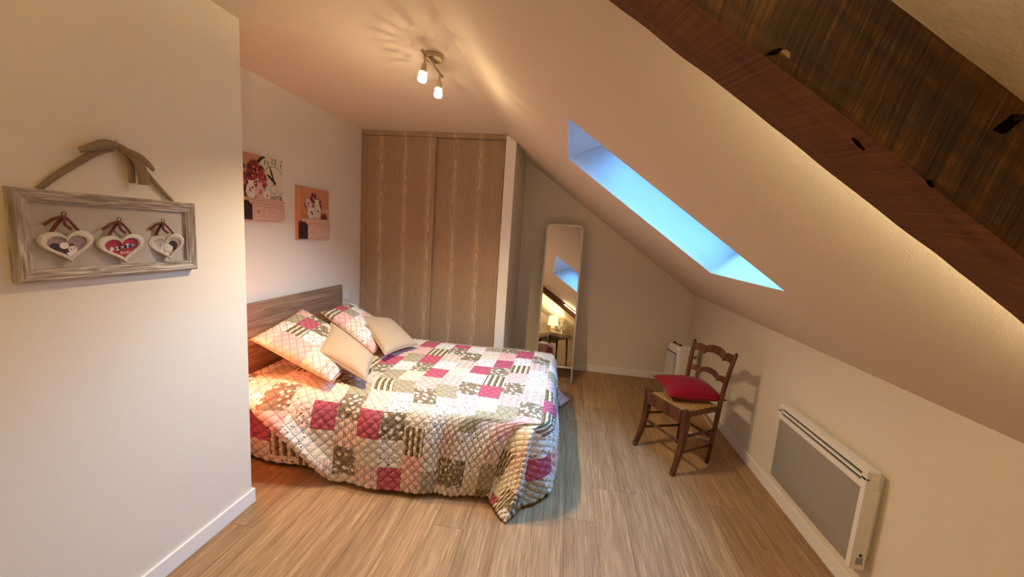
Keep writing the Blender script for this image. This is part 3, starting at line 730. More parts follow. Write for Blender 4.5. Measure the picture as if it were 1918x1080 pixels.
# wall socket beside the headboard
so = (XB, 3.44, .864); sk = thing('wall_socket', 'small white wall socket beside the headboard', 'socket', so)
B().box((.0005, -.042, -.042), (.010, .042, .042), .006).obj('plate', M_PWHITE, sk)
Rx = Matrix.Rotation(R(90), 4, 'Y')
B().lathe([(.027, 0), (.027, .004), (.021, .004), (.019, -.004), (0, -.004)], 24, mat=Matrix.Translation((.010, 0, 0)) @ Rx).obj('socket_ring', M_PWHITE, sk, smooth=True, auto=40)
B().lathe([(0, 0), (.003, 0), (.003, .001), (0, .001)], 8, mat=Matrix.Translation((.0085, .008, 0)) @ Rx).lathe([(0, 0), (.003, 0), (.003, .001), (0, .001)], 8, mat=Matrix.Translation((.0085, -.008, 0)) @ Rx).obj('pin_hole', M_DARK, sk)

# ================================================================== HEART FRAME ON THE PARTITION
fo = (XP, 1.19, 1.45); hf = thing('heart_photo_frame', 'limewashed wooden frame with three heart photos hung on the left wall', 'picture frame', fo)
FY0, FY1, FZ0, FZ1 = .915, 1.472, 1.312, 1.588
y0, y1, z0, z1 = FY0-fo[1], FY1-fo[1], FZ0-fo[2], FZ1-fo[2]
prof = [(0, .001), (0, .026), (.006, .030), (.011, .026), (.014, .028), (.026, .022), (.030, .0235), (.034, .020), (.038, .020), (.038, .001)]
ring = lambda d: [(y0+d, z0+d), (y1-d, z0+d), (y1-d, z1-d), (y0+d, z1-d)]
side_pts = []
for k in range(4):                                     # each moulding side is a part with mitred ends
    b = B(); vs = []
    for (d, hgt) in prof:
        c = ring(d)
        for e in (c[k], c[(k+1) % 4]):
            vs.append((hgt, e[0], e[1]))
    n_ = len(prof); fs = [(2*i, 2*i+1, 2*i+3, 2*i+2) for i in range(n_-1)]+[(2*n_-2, 2*n_-1, 1, 0), tuple(range(0, 2*n_, 2)), tuple(range(1, 2*n_, 2))[::-1]]
    b.raw(vs, fs); b.obj('moulding', M_FRAMEV if k % 2 else M_FRAMEW, hf)
B().box((.001, y0+.036, z0+.036), (.009, y1-.036, z1-.036)).obj('linen_panel', M_LINEN, hf)
# ribbon hanger
def strip(pts, width, name, mat, parent, twist=None, th=.0012):
    """flat ribbon along pts (Vectors); width direction given per point"""
    vs, fs = [], []
    P_ = np.array([tuple(p) for p in pts]); m_ = len(P_); W_ = np.array(width if hasattr(width, '__len__') else [width]*m_, float); ss_ = np.linspace(0, m_-1, (m_-1)*6+1)
    def cat(A):
        A = np.vstack([2*A[:1]-A[1:2], A, 2*A[-1:]-A[-2:-1]]); o_ = []
        for q in ss_:
            i_ = min(int(q), m_-2); f_ = q-i_; a, b_, c_, d_ = A[i_], A[i_+1], A[i_+2], A[i_+3]
            o_.append(.5*(2*b_+(c_-a)*f_+(2*a-5*b_+4*c_-d_)*f_**2+(3*b_-a-3*c_+d_)*f_**3))
        return np.array(o_)
    if twist: twist = [tuple(q) for q in cat(np.array([tuple(q) for q in twist], float))]
    width = list(cat(W_[:, None])[:, 0]); pts = [Vector(q) for q in cat(P_)]
    for i, p in enumerate(pts):
        p = Vector(p); d = Vector(twist[i]) if twist else None
        if d is None:
            t_ = (Vector(pts[min(i+1, len(pts)-1)])-Vector(pts[max(i-1, 0)])).normalized(); d = t_.cross(Vector((1, 0, 0)))
        d = d.normalized(); wdt = width[i] if hasattr(width, '__len__') else width
        vs += [p-d*wdt/2, p+d*wdt/2]
    for i in range(len(pts)-1): fs.append((2*i, 2*i+1, 2*i+3, 2*i+2))
    o = mesh(name, vs, fs, mat, parent, smooth=True); s_ = o.modifiers.new('thickness', 'SOLIDIFY'); s_.thickness = th; s_.offset = 0
    return o
L = lambda y, z, x=.012: (x, y-fo[1], z-fo[2])
strip([L(.985, 1.586), L(1.03, 1.632, .010), L(1.09, 1.685, .012), L(1.14, 1.728, .016), L(1.185, 1.752, .018)], [.016, .019, .021, .024, .026], 'ribbon', M_TAUPE, hf)
strip([L(1.392, 1.586), L(1.36, 1.618, .010), L(1.31, 1.668, .012), L(1.26, 1.718, .016), L(1.215, 1.750, .018)], [.014, .016, .018, .022, .026], 'ribbon', M_TAUPE, hf)
strip([L(1.225, 1.752, .022), L(1.16, 1.758, .034), L(1.11, 1.738, .04), L(1.075, 1.72, .04)], [.022, .030, .026, .016], 'ribbon_bow', M_TAUPE, hf)
strip([L(1.205, 1.752, .022), L(1.235, 1.735, .032), L(1.255, 1.70, .040), L(1.262, 1.665, .040), L(1.265, 1.638, .038)], [.022, .028, .034, .037, .038], 'ribbon_tail', M_TAUPE, hf, twist=[(0, .3, 1), (0, .8, .6), (.1, 1, .1), (.1, 1, .05), (.1, 1, .05)])
strip([L(1.20, 1.752, .020), L(1.225, 1.725, .026), L(1.235, 1.69, .024), L(1.238, 1.64, .022)], [.018, .022, .024, .024], 'ribbon_tail', M_TAUPE, hf, twist=[(0, .3, 1), (0, .8, .6), (0, 1, .1), (0, 1, .05)])
strip([L(1.215, 1.752, .026), L(1.25, 1.738, .036), L(1.28, 1.715, .040), L(1.305, 1.695, .036)], [.016, .024, .022, .012], 'ribbon_bow', M_TAUPE, hf)
b = B(); b.lathe([(0, -.013), (.009, -.010), (.0125, 0), (.009, .010), (0, .013)], 12, mat=Matrix.Translation(L(1.208, 1.750, .026)) @ Matrix.Rotation(R(70), 4, 'X')); b.obj('ribbon_knot', M_TAUPE, hf, smooth=True)
b = B(); b.tube([L(1.198, 1.774, 0), L(1.198, 1.774, .016), L(1.199, 1.780, .020)], [.002, .002, .0035], 8); b.obj('nail', M_NICKEL, hf, smooth=True)
# hearts
def heart(sx, sy, n=44):
    o = []
    for i in range(n):
        t_ = 2*PI*i/n; x = 16*math.sin(t_)**3; y = 13*math.cos(t_)-5*math.cos(2*t_)-2*math.cos(3*t_)-math.cos(4*t_); o.append((x/16*sx, (y+2.5)/14.5*sy))
    return o
M_HEARTW = simple('white_crackle_paint', '#d6d0c6', .6, var=.15, scale=150, bump=.001); M_GING = simple('gingham_ribbon', '#6e3430', .9, var=.4, scale=500)
M_REDP = simple('print_red_card', '#a32334', .6, var=.06); M_PHD = simple('photo_dark', '#3b2a28', .4); M_PHL = simple('photo_pale', '#e3d8cf', .4); M_PHM = simple('photo_mid', '#a18c86', .4, var=.2, scale=120); M_PHS = simple('photo_shade', '#6d5a57', .4); M_PHW = simple('photo_white', '#efeae6', .4)
M_BLUE = simple('print_blue', '#2f3a78', .5); M_PEACH = simple('print_peach', '#c99a8d', .5)
def heart_frame(yc, zc, w2, h2, rot, yaw, nm, outx=.014):
    Q = Matrix.Translation(L(yc, zc, outx)) @ Matrix.Rotation(yaw, 4, 'Z') @ Matrix.Rotation(rot, 4, 'X') @ Matrix(((0, 0, 1, 0), (1, 0, 0, 0), (0, 1, 0, 0), (0, 0, 0, 1)))
    out = heart(w2, h2); inn = [(x*.74, y*.70) for x, y in heart(w2, h2)]; mid = [(x*.94, y*.94) for x, y in out]; n = len(out)
    lay = [(out, 0), (out, .011), (mid, .0155), ([(x*.79, y*.76) for x, y in out], .0155), (inn, .013), (inn, .004)]
    vs = [Q @ Vector((x, y, d)) for pts, d in lay for x, y in pts]; fs = []
    for k in range(len(lay)-1):
        for i in range(n): fs.append((k*n+i, k*n+(i+1) % n, (k+1)*n+(i+1) % n, (k+1)*n+i))
    fs.append(tuple(range(n))[::-1])
    f = mesh('heart_frame', vs, fs, M_HEARTW, hf)
    ph = mesh('photo', [Q @ Vector((x*1.02, y*1.02, .0075)) for x, y in inn], [tuple(range(n))], {'a': M_PHM, 'b': M_REDP, 'c': M_PHL}[nm], f)
    pr = Print(f, Q @ Vector((0, 0, .008)), (Q.to_3x3() @ Vector((1, 0, 0))), (Q.to_3x3() @ Vector((0, 1, 0))), (Q.to_3x3() @ Vector((0, 0, 1))))
    inC = lambda pts: pts
    if nm == 'a':
        pr.polys('photo_shadow', [disc(-.45*w2, .05*h2, .20*w2, 18, .95), disc(-.12*w2, -.22*h2, .27*w2, 18, .7), disc(-.2*w2, .0, .22*w2, 14, .8), disc(.12*w2, .08*h2, .13*w2, 12, .7)], M_PHD)
        pr.polys('photo_hat', [disc(-.12*w2, .10*h2, .17*w2, 16, .9)], M_PHL)
        pr.polys('photo_face', [disc(.15*w2, -.18*h2, .165*w2, 18, 1.05)], M_PHL)
        pr.polys('photo_eye', [disc(.09*w2, -.14*h2, .025*w2, 8), disc(.21*w2, -.12*h2, .022*w2, 8)], M_PHD)
        pr.polys('photo_shirt', [[(-.12*w2, -.36*h2), (.30*w2, -.28*h2), (.02*w2, -.64*h2)]], M_PHW)
        pr.polys('photo_bokeh', [disc(.38*w2, .25*h2, .04*w2, 8), disc(.5*w2, .08*h2, .04*w2, 8), disc(.30*w2, .38*h2, .04*w2, 8), disc(.45*w2, -.1*h2, .03*w2, 8)], M_PHS)
    if nm == 'b':
        for i, (ch, bgm, fgm) in enumerate((('P', M_PEACH, M_PHW), ('H', M_PHW, M_BLUE), ('O', M_PEACH, M_PHD), ('T', M_BLUE, M_PHW), ('O', M_PHM, M_BLUE))):
            cx_, cy_ = (-.44+.22*i)*w2, (.02+.045*i)*h2; a = (-.1, .05, .12, -.08, .1)[i]
            hw, hh = .095*w2, .135*h2
            if ch == 'T': pts = disc(cx_, cy_, .10*w2, 16)
            elif ch == 'P': pts = [(cx_+(.13 if q % 2 else .085)*w2*math.cos(q*PI/6), cy_+(.13 if q % 2 else .085)*w2*math.sin(q*PI/6)) for q in range(12)]
            else: pts = [(cx_+x*math.cos(a)-y*math.sin(a), cy_+x*math.sin(a)+y*math.cos(a)) for x, y in ((-hw, -hh), (hw, -hh), (hw, hh), (-hw, hh))]
            pr.polys('letter_tile', [pts], bgm); pr.text(ch, .021, cx_, cy_, fgm, 'letter', a, .0004)
        pr.text('Ecole', .014, .06*w2, -.26*h2, M_PHW, 'lettering', .08)
    if nm == 'c':
        pr.polys('photo_hair', [disc(.34*w2, .18*h2, .24*w2, 14, 1.1), disc(.30*w2, -.08*h2, .2*w2, 14, 1.)], M_PHD)
        pr.polys('photo_face', [disc(.06*w2, -.06*h2, .22*w2, 16, 1.1)], M_PHW)
        pr.polys('photo_eye', [disc(-.02*w2, .0, .03*w2, 8), disc(.14*w2, .02*h2, .026*w2, 8)], M_PHD)
        pr.polys('photo_bokeh', [disc(-.35*w2, .12*h2, .05*w2, 8), disc(-.30*w2, .25*h2, .05*w2, 8), disc(-.42*w2, -.1*h2, .04*w2, 8), disc(-.2*w2, -.33*h2, .05*w2, 8), disc(-.5*w2, .22*h2, .04*w2, 8)], M_PHM)
    # loop of gingham ribbon with a small bow and a hook
    def G(x, y, z=.008): return Q @ Vector((x*w2, y*h2, z))
    hk = (0.02, 1.95)
    strip([G(-.55, .80), G(-.36, 1.28, .012), G(-.12, 1.72, .014), G(*hk, .014)], .010, 'gingham_loop', M_GING, f)
    strip([G(.55, .80), G(.36, 1.28, .012), G(.16, 1.72, .014), G(*hk, .014)], .008, 'gingham_loop', M_GING, f)
    strip([G(*hk, .016), G(-.4, 1.80, .022), G(-.75, 1.45, .018)], .009, 'gingham_tail', M_GING, f)
    strip([G(*hk, .016), G(-.05, 1.45, .022), G(.18, 1.10, .018)], .009, 'gingham_tail', M_GING, f)
    b = B(); c = G(.06, 2.08, .012); b.tube([c+Vector((0, .006*math.cos(a), .006*math.sin(a))) for a in np.linspace(0, 2*PI, 11)[:-1]], .0012, 6, closed=True); b.obj('hook', M_IRON, f, smooth=True)
heart_frame(1.038, 1.415, .068, .050, R(5), R(-4), 'a'); heart_frame(1.192, 1.405, .072, .050, R(6), R(-3), 'b'); heart_frame(1.350, 1.407, .058, .050, R(8), R(-24), 'c', .020)

# ================================================================== CEILING SPOTLIGHT
lo = (-.776, 2.10, ZC); cl = thing('ceiling_spotlight', 'brushed nickel double spotlight with two lit conical shades on the ceiling', 'ceiling light', lo)
B().lathe([(0, -.0005), (.050, -.0005), (.050, -.022), (.047, -.025), (0, -.025)], 36).obj('ceiling_rose', M_NICKEL, cl, smooth=True, auto=40)
B().lathe([(0, -.025), (.008, -.025), (.008, -.045), (0, -.045)], 14).obj('stem', M_NICKEL, cl, smooth=True, auto=40)
b = B(); b.tube([(.0, -.16, -.047), (0, .158, -.047)], .0065, 14); b.obj('bar', M_NICKEL, cl, smooth=True, auto=40)
M_BULB = emit('lit_bulb', (1, .92, .78), 8); M_BEAD = emit('lit_glass_bead', (1, .90, .76), .8)
def head(yy, tilt):
    Q = Matrix.Translation((0, yy, -.047)) @ Matrix.Rotation(tilt, 4, 'Y')
    hd = B().lathe([(.0035, 0), (.0065, -.002), (.0065, -.040), (.0035, -.042)], 12, mat=Q).obj('spot_arm', M_NICKEL, cl, smooth=True, auto=40)
    B().lathe([(0, -.040), (.0105, -.038), (.0168, -.076), (.0152, -.076), (.009, -.042)], 28, mat=Q).obj('shade', M_NICKEL, hd, smooth=True, auto=40)
    bd = B()
    for rr_, zz in ((.0175, -.079), (.0192, -.089)):
        for k in range(14):
            a = 2*PI*(k+(.5 if rr_ > .018 and rr_ < .02 else 0))/14
            bd.lathe([(0, -.0042), (.0036, -.0022), (.0042, 0), (.0036, .0022), (0, .0042)], 6, mat=Q @ Matrix.Translation((rr_*math.cos(a), rr_*math.sin(a), zz)))
    for k in range(14):
        a = 2*PI*k/14; bd.lathe([(0, -.0034), (.003, -.0018), (.0034, 0), (.003, .0018), (0, .0034)], 6, mat=Q @ Matrix.Translation((.0216*math.cos(a), .0216*math.sin(a), -.1035)))
    bd.obj('glass_bead_band', M_BEAD, hd, smooth=True)
    rg = B()
    for rr_, zz in ((.0185, -.084), (.0202, -.094)): rg.tube([Q @ Vector((rr_*math.cos(a), rr_*math.sin(a), zz)) for a in np.linspace(0, 2*PI, 25)[:-1]], .0016, 5, closed=True)
    rg.obj('shade_ring', M_NICKEL, hd, smooth=True)
    B().lathe([(.0, -.111), (.0225, -.111), (.0232, -.114), (.018, -.125), (0, -.128)], 24, mat=Q).obj('bulb', M_BULB, hd, smooth=True, auto=40)
    B().lathe([(.0206, -.0975), (.0226, -.110), (.0222, -.110), (.0202, -.0975)], 28, mat=Q).obj('clear_glass_ring', M_GLASS, hd, smooth=True)
    return Q
for yy, tl in ((-.10, R(9)), (.118, R(4))):
    Q = head(yy, tl); w_p = Vector(lo)+(Q @ Vector((0, 0, -.150)))
    sp = light('spot_lamp', 'SPOT', w_p, 96, WARM, spot_size=R(138), spot_blend=1.0, shadow_soft_size=.02)
    sp.rotation_euler = (0, -R(3), 0)
    light('bulb_glow', 'POINT', Vector(lo)+(Q @ Vector((0, 0, -.1012))), 5, WARM, shadow_soft_size=.004)

# ================================================================== STANDING MIRROR
mo = (.168-.2*math.cos(R(1.8)), 4.098-.2*math.sin(R(1.8)), 0)
mr = thing('standing_mirror', 'tall leaning floor mirror with white rounded metal frame against the back wall', 'mirror', mo, R(1.8))
LM = Matrix.Rotation(R(-12.1), 4, 'X')                 # leaning frame: local z runs up the mirror
MH, MW, MR = 1.726, .197, .011
path = [(-MW, 0, .0)]
for cxs, a0, a1 in ((-1, 180, 90), (1, 90, 0)):
    for a in np.linspace(R(a0), R(a1), 8): path.append((cxs*(MW-.045)+.045*math.cos(a), 0, MH-.045+.045*math.sin(a)))
path.append((MW, 0, 0))
path[0] = (-MW, 0, .012); path[-1] = (MW, 0, .012)
b = B(); b.tube([LM @ Vector(p) for p in path], MR, 12); b.obj('frame', M_PWHITE, mr, smooth=True)
ZBAR = .165
b = B(); b.tube([LM @ Vector((-MW, 0, ZBAR)), LM @ Vector((MW, 0, ZBAR))], .011, 12); b.obj('lower_bar', M_PWHITE, mr, smooth=True)
t = NT('silvered_glass'); t.set((.92, .93, .90, 1), .0, 1.0); M_MIR = t.m
gp = [(-MW+.006, ZBAR+.008), (MW-.006, ZBAR+.008)]
for a in np.linspace(0, R(90), 8): gp.append((MW-.051+.045*math.cos(a), MH-.051+.045*math.sin(a)))
for a in np.linspace(R(90), R(180), 8): gp.append((-MW+.051+.045*math.cos(a), MH-.051+.045*math.sin(a)))
b = B(); b.prism(gp, .006, lambda u, v, w: LM @ Vector((u, -.003+w, v))); b.obj('glass', M_MIR, mr)
# rear easel leg: hinged high on the frame, feet close to the wall
hy = LM @ Vector((0, 0, 1.30))
b = B()
zt_ = hy.z
b.tube([(-MW-.004, hy.y+.02, zt_), (-MW-.012, .335, .012)], .008, 10); b.tube([(MW+.004, hy.y+.02, zt_), (MW+.012, .335, .012)], .008, 10)
b.tube([(-MW-.011, .331, .11), (MW+.011, .331, .11)], .008, 10); b.tube([(-MW-.004, hy.y+.02, zt_), (MW+.004, hy.y+.02, zt_)], .008, 10)
b.obj('rear_stand', M_PWHITE, mr, smooth=True)
for sx in (-1, 1):
    q = LM @ Vector((sx*MW, 0, .010)); B().lathe([(0, 0), (.012, 0), (.012, .016), (0, .016)], 12, (q.x, q.y, .0005)).obj('foot', M_PGREY, mr, smooth=True, auto=40)

# ================================================================== CHAIR
cang = math.atan2(-.482, -.876)
ch = thing('rush_seat_chair', 'varnished wooden ladder-back chair with rush seat near the right wall', 'chair', (.7385, 2.7765, 0), cang)
# local +x forward, y sideways, origin between the front feet
def fleg(sy):
    pts = [(-.066, sy*.186, .455), (-.070, sy*.187, .36), (-.066, sy*.188, .27), (-.052, sy*.190, .17), (-.028, sy*.193, .08), (.0, sy*.198, .0005)]
    return B().tube(pts, [.021, .022, .020, .0175, .0155, .0145], 4, up=(0, 1, 0)).obj('front_leg', M_CHAIR, ch, bevel=.004)
fleg(1); fleg(-1)
def post(sy):
    pts = [(-.374, sy*.142, .0005), (-.388, sy*.150, .18), (-.398, sy*.156, .36), (-.402, sy*.160, .46), (-.412, sy*.166, .58), (-.432, sy*.174, .71), (-.457, sy*.182, .815), (-.462, sy*.183, .833)]
    return B().tube(pts, [.0135, .0155, .0175, .0175, .0165, .0155, .014, .008], 10).obj('back_post', M_CHAIR, ch, smooth=True)
post(1); post(-1)
def slat(zb, ht, amp, w, x0, rake):
    n = 36; vs, fs = [], []
    for i in range(n+1):
        y = -w+2*w*i/n; q = y/w
        lob = lambda q: (max(0, math.cos(q*PI/1.0))**.5*1.5 if abs(q) < .5 else max(0, math.sin((abs(q)-.5)/.5*PI*.75))**.6)
        tz = zb+ht+amp*(.30*(1-q*q)) + .020*lob(q) - .008
        bz = zb+amp*(.35*(1-q*q)) + .020*lob(q) - .004
        bx = x0-rake*0 - .022*(1-q*q)
        for dx in (.007, -.007):
            vs += [(bx+dx, y, bz), (bx+dx-.012*(ht/.07), y, tz)]
    for i in range(n):
        a = i*4; c = a+4
        fs += [(a, c, c+1, a+1), (a+3, c+3, c+2, a+2), (a+1, c+1, c+3, a+3), (a+2, c+2, c, a)]
    fs += [(0, 1, 3, 2), (n*4, n*4+2, n*4+3, n*4+1)]
    return mesh('back_slat', vs, fs, M_CHAIR, ch)
slat(.735, .062, .05, .172, -.444, .0); slat(.585, .045, .045, .160, -.418, .0)
# seat rails, rush seat
F0, F1, K0, K1 = (-.062, .178), (-.062, -.178), (-.400, .148), (-.400, -.148)
def rail(a, c, z0, z1, th, nm):
    d = Vector((c[0]-a[0], c[1]-a[1], 0)); l = d.length; d.normalize(); Q = Matrix((d, Vector((-d.y, d.x, 0)), Vector((0, 0, 1)))).transposed().to_4x4(); Q.translation = (a[0], a[1], 0)
    B().box((0, -th/2, z0), (l, th/2, z1), .004, Q).obj(nm, M_CHAIR, ch)
rail(F0, F1, .352, .438, .026, 'front_rail'); rail(F0, K0, .40, .432, .02, 'side_rail'); rail(F1, K1, .40, .432, .02, 'side_rail'); rail(K0, K1, .40, .432, .02, 'back_rail')
M_RUSH = None
t = NT('woven_rush'); g = t.noise(t.map(t.co(), (90, 90, 20)), 1, 4, .6); t.set(t.ramp(g, [(.3, srgb('#6b4a25')), (.5, srgb('#a5793f')), (.7, srgb('#c79c5c'))]), .75); t.bump(g, .5, .001); M_RUSH = t.m
n = 56; vs, fs = [], []
for sgn in (1, -1):
    for i in range(n+1):
        for j in range(n+1):
            a, c = i/n, j/n; q = max(abs(a*2-1), abs(c*2-1)); xx = F0[0]*(1-a)+K0[0]*a; ww = (F0[1]*(1-a)+K0[1]*a)-.004
            z = .438+.010*(1-q**6)*0 + .0035*abs(math.sin(q*PI*15)) - .012*(1-q)-.014*max(0, q-.93)/.07 if sgn > 0 else .418
            vs.append((xx, ww*(1-2*c), z))
    base = (n+1)**2 if sgn < 0 else 0
    for i in range(n):
        for j in range(n):
            p_ = base+i*(n+1)+j; f = (p_, p_+n+1, p_+n+2, p_+1); fs.append(f[::-1] if sgn > 0 else f)
mesh('rush_seat', vs, fs, M_RUSH, ch, smooth=True)
def bar(a, c, r=.0095): b = B(); b.tube([a, c], r, 10); b.obj('stretcher', M_CHAIR, ch, smooth=True)
bar((-.058, .186, .22), (-.058, -.186, .22), .010)
for sy in (1, -1):
    bar((-.066, sy*.187, .265), (-.395, sy*.154, .255)); bar((-.052, sy*.189, .15), (-.385, sy*.149, .145))
bar((-.388, .150, .20), (-.388, -.150, .20))
pillow('seat_cushion', 'crimson red cotton cushion lying on the rush seat of the chair', 'cushion', [(.772, 3.17, .496), (.812, 2.80, .480), (1.205, 2.83, .486), (1.16, 3.14, .502)], .15, M_RED, pinch=.09, piping=M_RED)

# ================================================================== TOWER HEATER IN THE CORNER
ho = (1.262, 4.09, 0); ht = thing('tower_heater', 'white electric tower heater in the far corner behind the chair', 'heater', ho, R(14))
# local: grille face looks to -x, side to -y
def superel(a, c, n, e=4): return [(a*math.copysign(abs(math.cos(t_))**(2/e), math.cos(t_)), c*math.copysign(abs(math.sin(t_))**(2/e), math.sin(t_))) for t_ in np.linspace(0, 2*PI, n+1)[:-1]]
def loft(layers, name, mat, parent, n=48, e=5, smooth=True, auto=45):
    b = B(); rings = []
    for (a, c, z) in layers: rings.append([b.bm.verts.new((x, y, z)) for x, y in superel(a, c, n, e)])
    for A, C in zip(rings, rings[1:]):
        for k in range(n): b.bm.faces.new((A[k], A[(k+1) % n], C[(k+1) % n], C[k]))
    b.bm.faces.new(rings[0][::-1]); b.bm.faces.new(rings[-1]); return b.obj(name, mat, parent, smooth=smooth, auto=auto)
loft([(.118, .105, .012), (.122, .108, .02), (.122, .108, .505)], 'body', M_PWHITE, ht)
loft([(.124, .110, .507), (.124, .110, .525), (.112, .098, .552), (.10, .086, .556)], 'top_cap', M_PWHITE, ht)
loft([(.126, .112, .0005), (.126, .112, .012)], 'foot_plate', M_PGREY, ht)
g = B(); g.box((-.126, -.085, .06), (-.120, .085, .478)); go = g.obj('grille_recess', M_PGREY, ht)
for k in range(15): B().box((-.130, -.081+k*.0115, .064), (-.125, -.078+k*.0115, .474)).obj('slat', M_PWHITE, go)
B().box((-.129, -.088, .474), (-.119, .088, .482), .002).obj('grille_lip', M_DARK, ht)
for (kx, ky, a, c) in ((-.075, .05, .016, .013), (-.07, -.055, .016, .013)):
    B().lathe([(0, .556), (a, .556), (a*.9, .568), (0, .569)], 18, (kx, ky, 0)).obj('control_knob', M_DARK, ht, smooth=True, auto=40)
B().box((-.088, -.028, .556), (-.066, .028, .559), .001).obj('display', M_DARK, ht)
hr = B().box((.045, -.113, .44), (.085, -.107, .475), .003).obj('handle_recess', M_PGREY, ht); B().box((.05, -.1145, .445), (.08, -.1125, .457)).obj('handle_lip', M_DARK, hr)
# its white cord lying on the floor
b = B(); b.tube([(1.13, 3.30, .005), (1.19, 3.22, .005), (1.26, 3.19, .005), (1.33, 3.24, .005), (1.37, 3.40, .005), (1.385, 3.75, .005), (1.36, 3.93, .005), (1.33, 3.975, .02)], .0042, 8)
tag(b.obj('power_cord', M_PWHITE, smooth=True), 'thin white power cord curled on the floor behind the chair', 'cord')

# ================================================================== RADIATOR
ra = (1.40, 2.11, .42); rd = thing('panel_radiator', 'white electric panel radiator with perforated grey front on the right wall', 'radiator', ra)
RX, RY0, RY1, RZ0, RZ1 = 1.355, 1.758, 2.468, .185, .648
B().box((RX+.012, RY0, RZ0), (RX+.055, RY1, RZ1), .008).obj('casing', M_PWHITE, rd, off=ra)
B().box((RX+.055, RY0-.012+.03, RZ0+.05), (XK-.001, RY1-.04, RZ1-.03), .003).obj('wall_bracket_box', M_PWHITE, rd, off=ra)
vt = B()
vt.box((RX, RY0, RZ1-.088), (RX+.013, RY1, RZ1-.060), .002); vt.box((RX, RY0, RZ1-.046), (RX+.013, RY1, RZ1-.034), .002); vt.box((RX, RY0, RZ1-.020), (RX+.013, RY1, RZ1), .002); vt.box((RX, RY0, RZ1-.06), (RX+.013, RY0+.03, RZ1-.02)); vt.box((RX, RY1-.03, RZ1-.06), (RX+.013, RY1, RZ1-.02))
vt.obj('top_louvre', M_PWHITE, rd, off=ra)
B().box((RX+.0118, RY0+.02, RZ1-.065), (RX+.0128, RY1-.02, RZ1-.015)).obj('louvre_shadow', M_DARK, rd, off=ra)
B().box((RX-.001, RY0-.002, RZ0), (RX+.06, RY0+.024, RZ1-.086), .004).obj('end_cap', M_PWHITE, rd, off=ra)
t = NT('perforated_steel'); x, y, z = t.xyz(t.pos())
hx_ = t.math('ADD', t.math('MULTIPLY', t.math('COSINE', t.math('MULTIPLY', y, 2*PI/.0075)), .5), t.math('MULTIPLY', t.math('COSINE', t.math('MULTIPLY', z, 2*PI/.0075)), .5))
t.set(t.mix(t.ramp(hx_, [(.5, (0, 0, 0, 1)), (.62, (1, 1, 1, 1))]), srgb('#a39c93'), srgb('#3f3b38')), .5, spec=.3); M_PERF = t.m
n = 20; vs, fs = [], []
for i in range(n+1):
    for j in range(13):
        a, c = i/n, j/12; yy = RY0+.024+(RY1-RY0-.03)*a; zz = RZ0+.006+(RZ1-.088-RZ0-.006)*c
        bul = .014*min(1, 6*a*(1-a))*min(1, 5*c*(1-c)+.25); vs.append((RX+.011-bul, yy, zz))
for i in range(n):
    for j in range(12): p_ = i*13+j; fs.append((p_, p_+13, p_+14, p_+1))
mesh('perforated_front', vs, fs, M_PERF, rd, off=ra, smooth=True)
B().lathe([(0, 0), (.006, 0), (.006, .004), (0, .005)], 12, mat=Matrix.Translation((RX+.035-ra[0], RY0-.002-ra[1], RZ0+.07-ra[2])) @ Matrix.Rotation(R(90), 4, 'X')).obj('switch_button', M_DARK, rd, smooth=True)
B().box((RX+.022, RY0-.0035, RZ0+.025), (RX+.048, RY0-.0005, RZ0+.058)).obj('rating_plate', M_PGREY, rd, off=ra)

# ================================================================== BEHIND THE CAMERA (seen in the mirror): table, lamp, fan
ta = R(-30); ZL = .58
tb = thing('lamp_table', 'wooden table with pale cloth and tapered legs, reflected in the mirror', 'table', (.16, -.53, ZL), ta)
TZ = 1.345-ZL
B().box((-.29, -.26, TZ-.028), (.29, .26, TZ-.004), .006).obj('tabletop', M_CHAIR, tb)
B().box((-.25, -.22, TZ-.09), (.25, .22, TZ-.028)).obj('apron', M_CHAIR, tb)
for sx in (-1, 1):
    for sy in (-1, 1): b = B(); b.tube([(sx*.23, sy*.20, TZ-.028), (sx*.25, sy*.215, .0005)], [.026, .015], 8); b.obj('leg', M_CHAIR, tb, smooth=True)
n = 24; vs, fs = [], []
for i in range(n+1):
    for j in range(n+1):
        x = -.36+.66*i/n; y = -.34+.66*j/n; ox = max(0, -.295-x)+max(0, x-.295); oy = max(0, -.265-y)+max(0, y-.265)
        zz = TZ-.001-(max(0, -.30-x)*2.2+max(0, y-.27)*1.9+max(0, -.27-y)*2.2); xx = max(-.302, x); y2 = min(max(y, -.272), .272)
        vs.append((xx+(.01*math.sin(y*40) if ox > 0 else 0), y2+(.01*math.sin(x*40) if oy > 0 else 0), zz))
for i in range(n):
    for j in range(n): p_ = i*(n+1)+j; fs.append((p_, p_+n+1, p_+n+2, p_+1))
o = mesh('tablecloth', vs, fs, fabric('pale_tablecloth', '#b9ad98'), None, (.16, -.53, ZL+.0012), True); o.rotation_euler = (0, 0, ta); s_ = o.modifiers.new('t', 'SOLIDIFY'); s_.thickness = .002; s_.offset = 1
tag(o, 'pale cloth draped over the table seen in the mirror', 'tablecloth')
lp = (.12, -.43, 1.3485); tl = thing('table_lamp', 'small lit table lamp with white drum shade, reflected in the mirror', 'table lamp', lp)
M_CER = simple('painted_ceramic', '#d9b8a0', .3, var=.35, scale=25)
B().lathe([(0, 0), (.050, 0), (.058, .02), (.066, .07), (.060, .12), (.035, .165), (.014, .185), (.014, .20), (0, .20)], 24).obj('lamp_base', M_CER, tl, smooth=True)
t = NT('lit_lampshade'); t.t.nodes.remove(t.b); d1 = t.n('ShaderNodeBsdfDiffuse'); d2 = t.n('ShaderNodeBsdfTranslucent'); d1.inputs[0].default_value = (.6, .54, .44, 1); d2.inputs[0].default_value = (.26, .22, .15, 1)
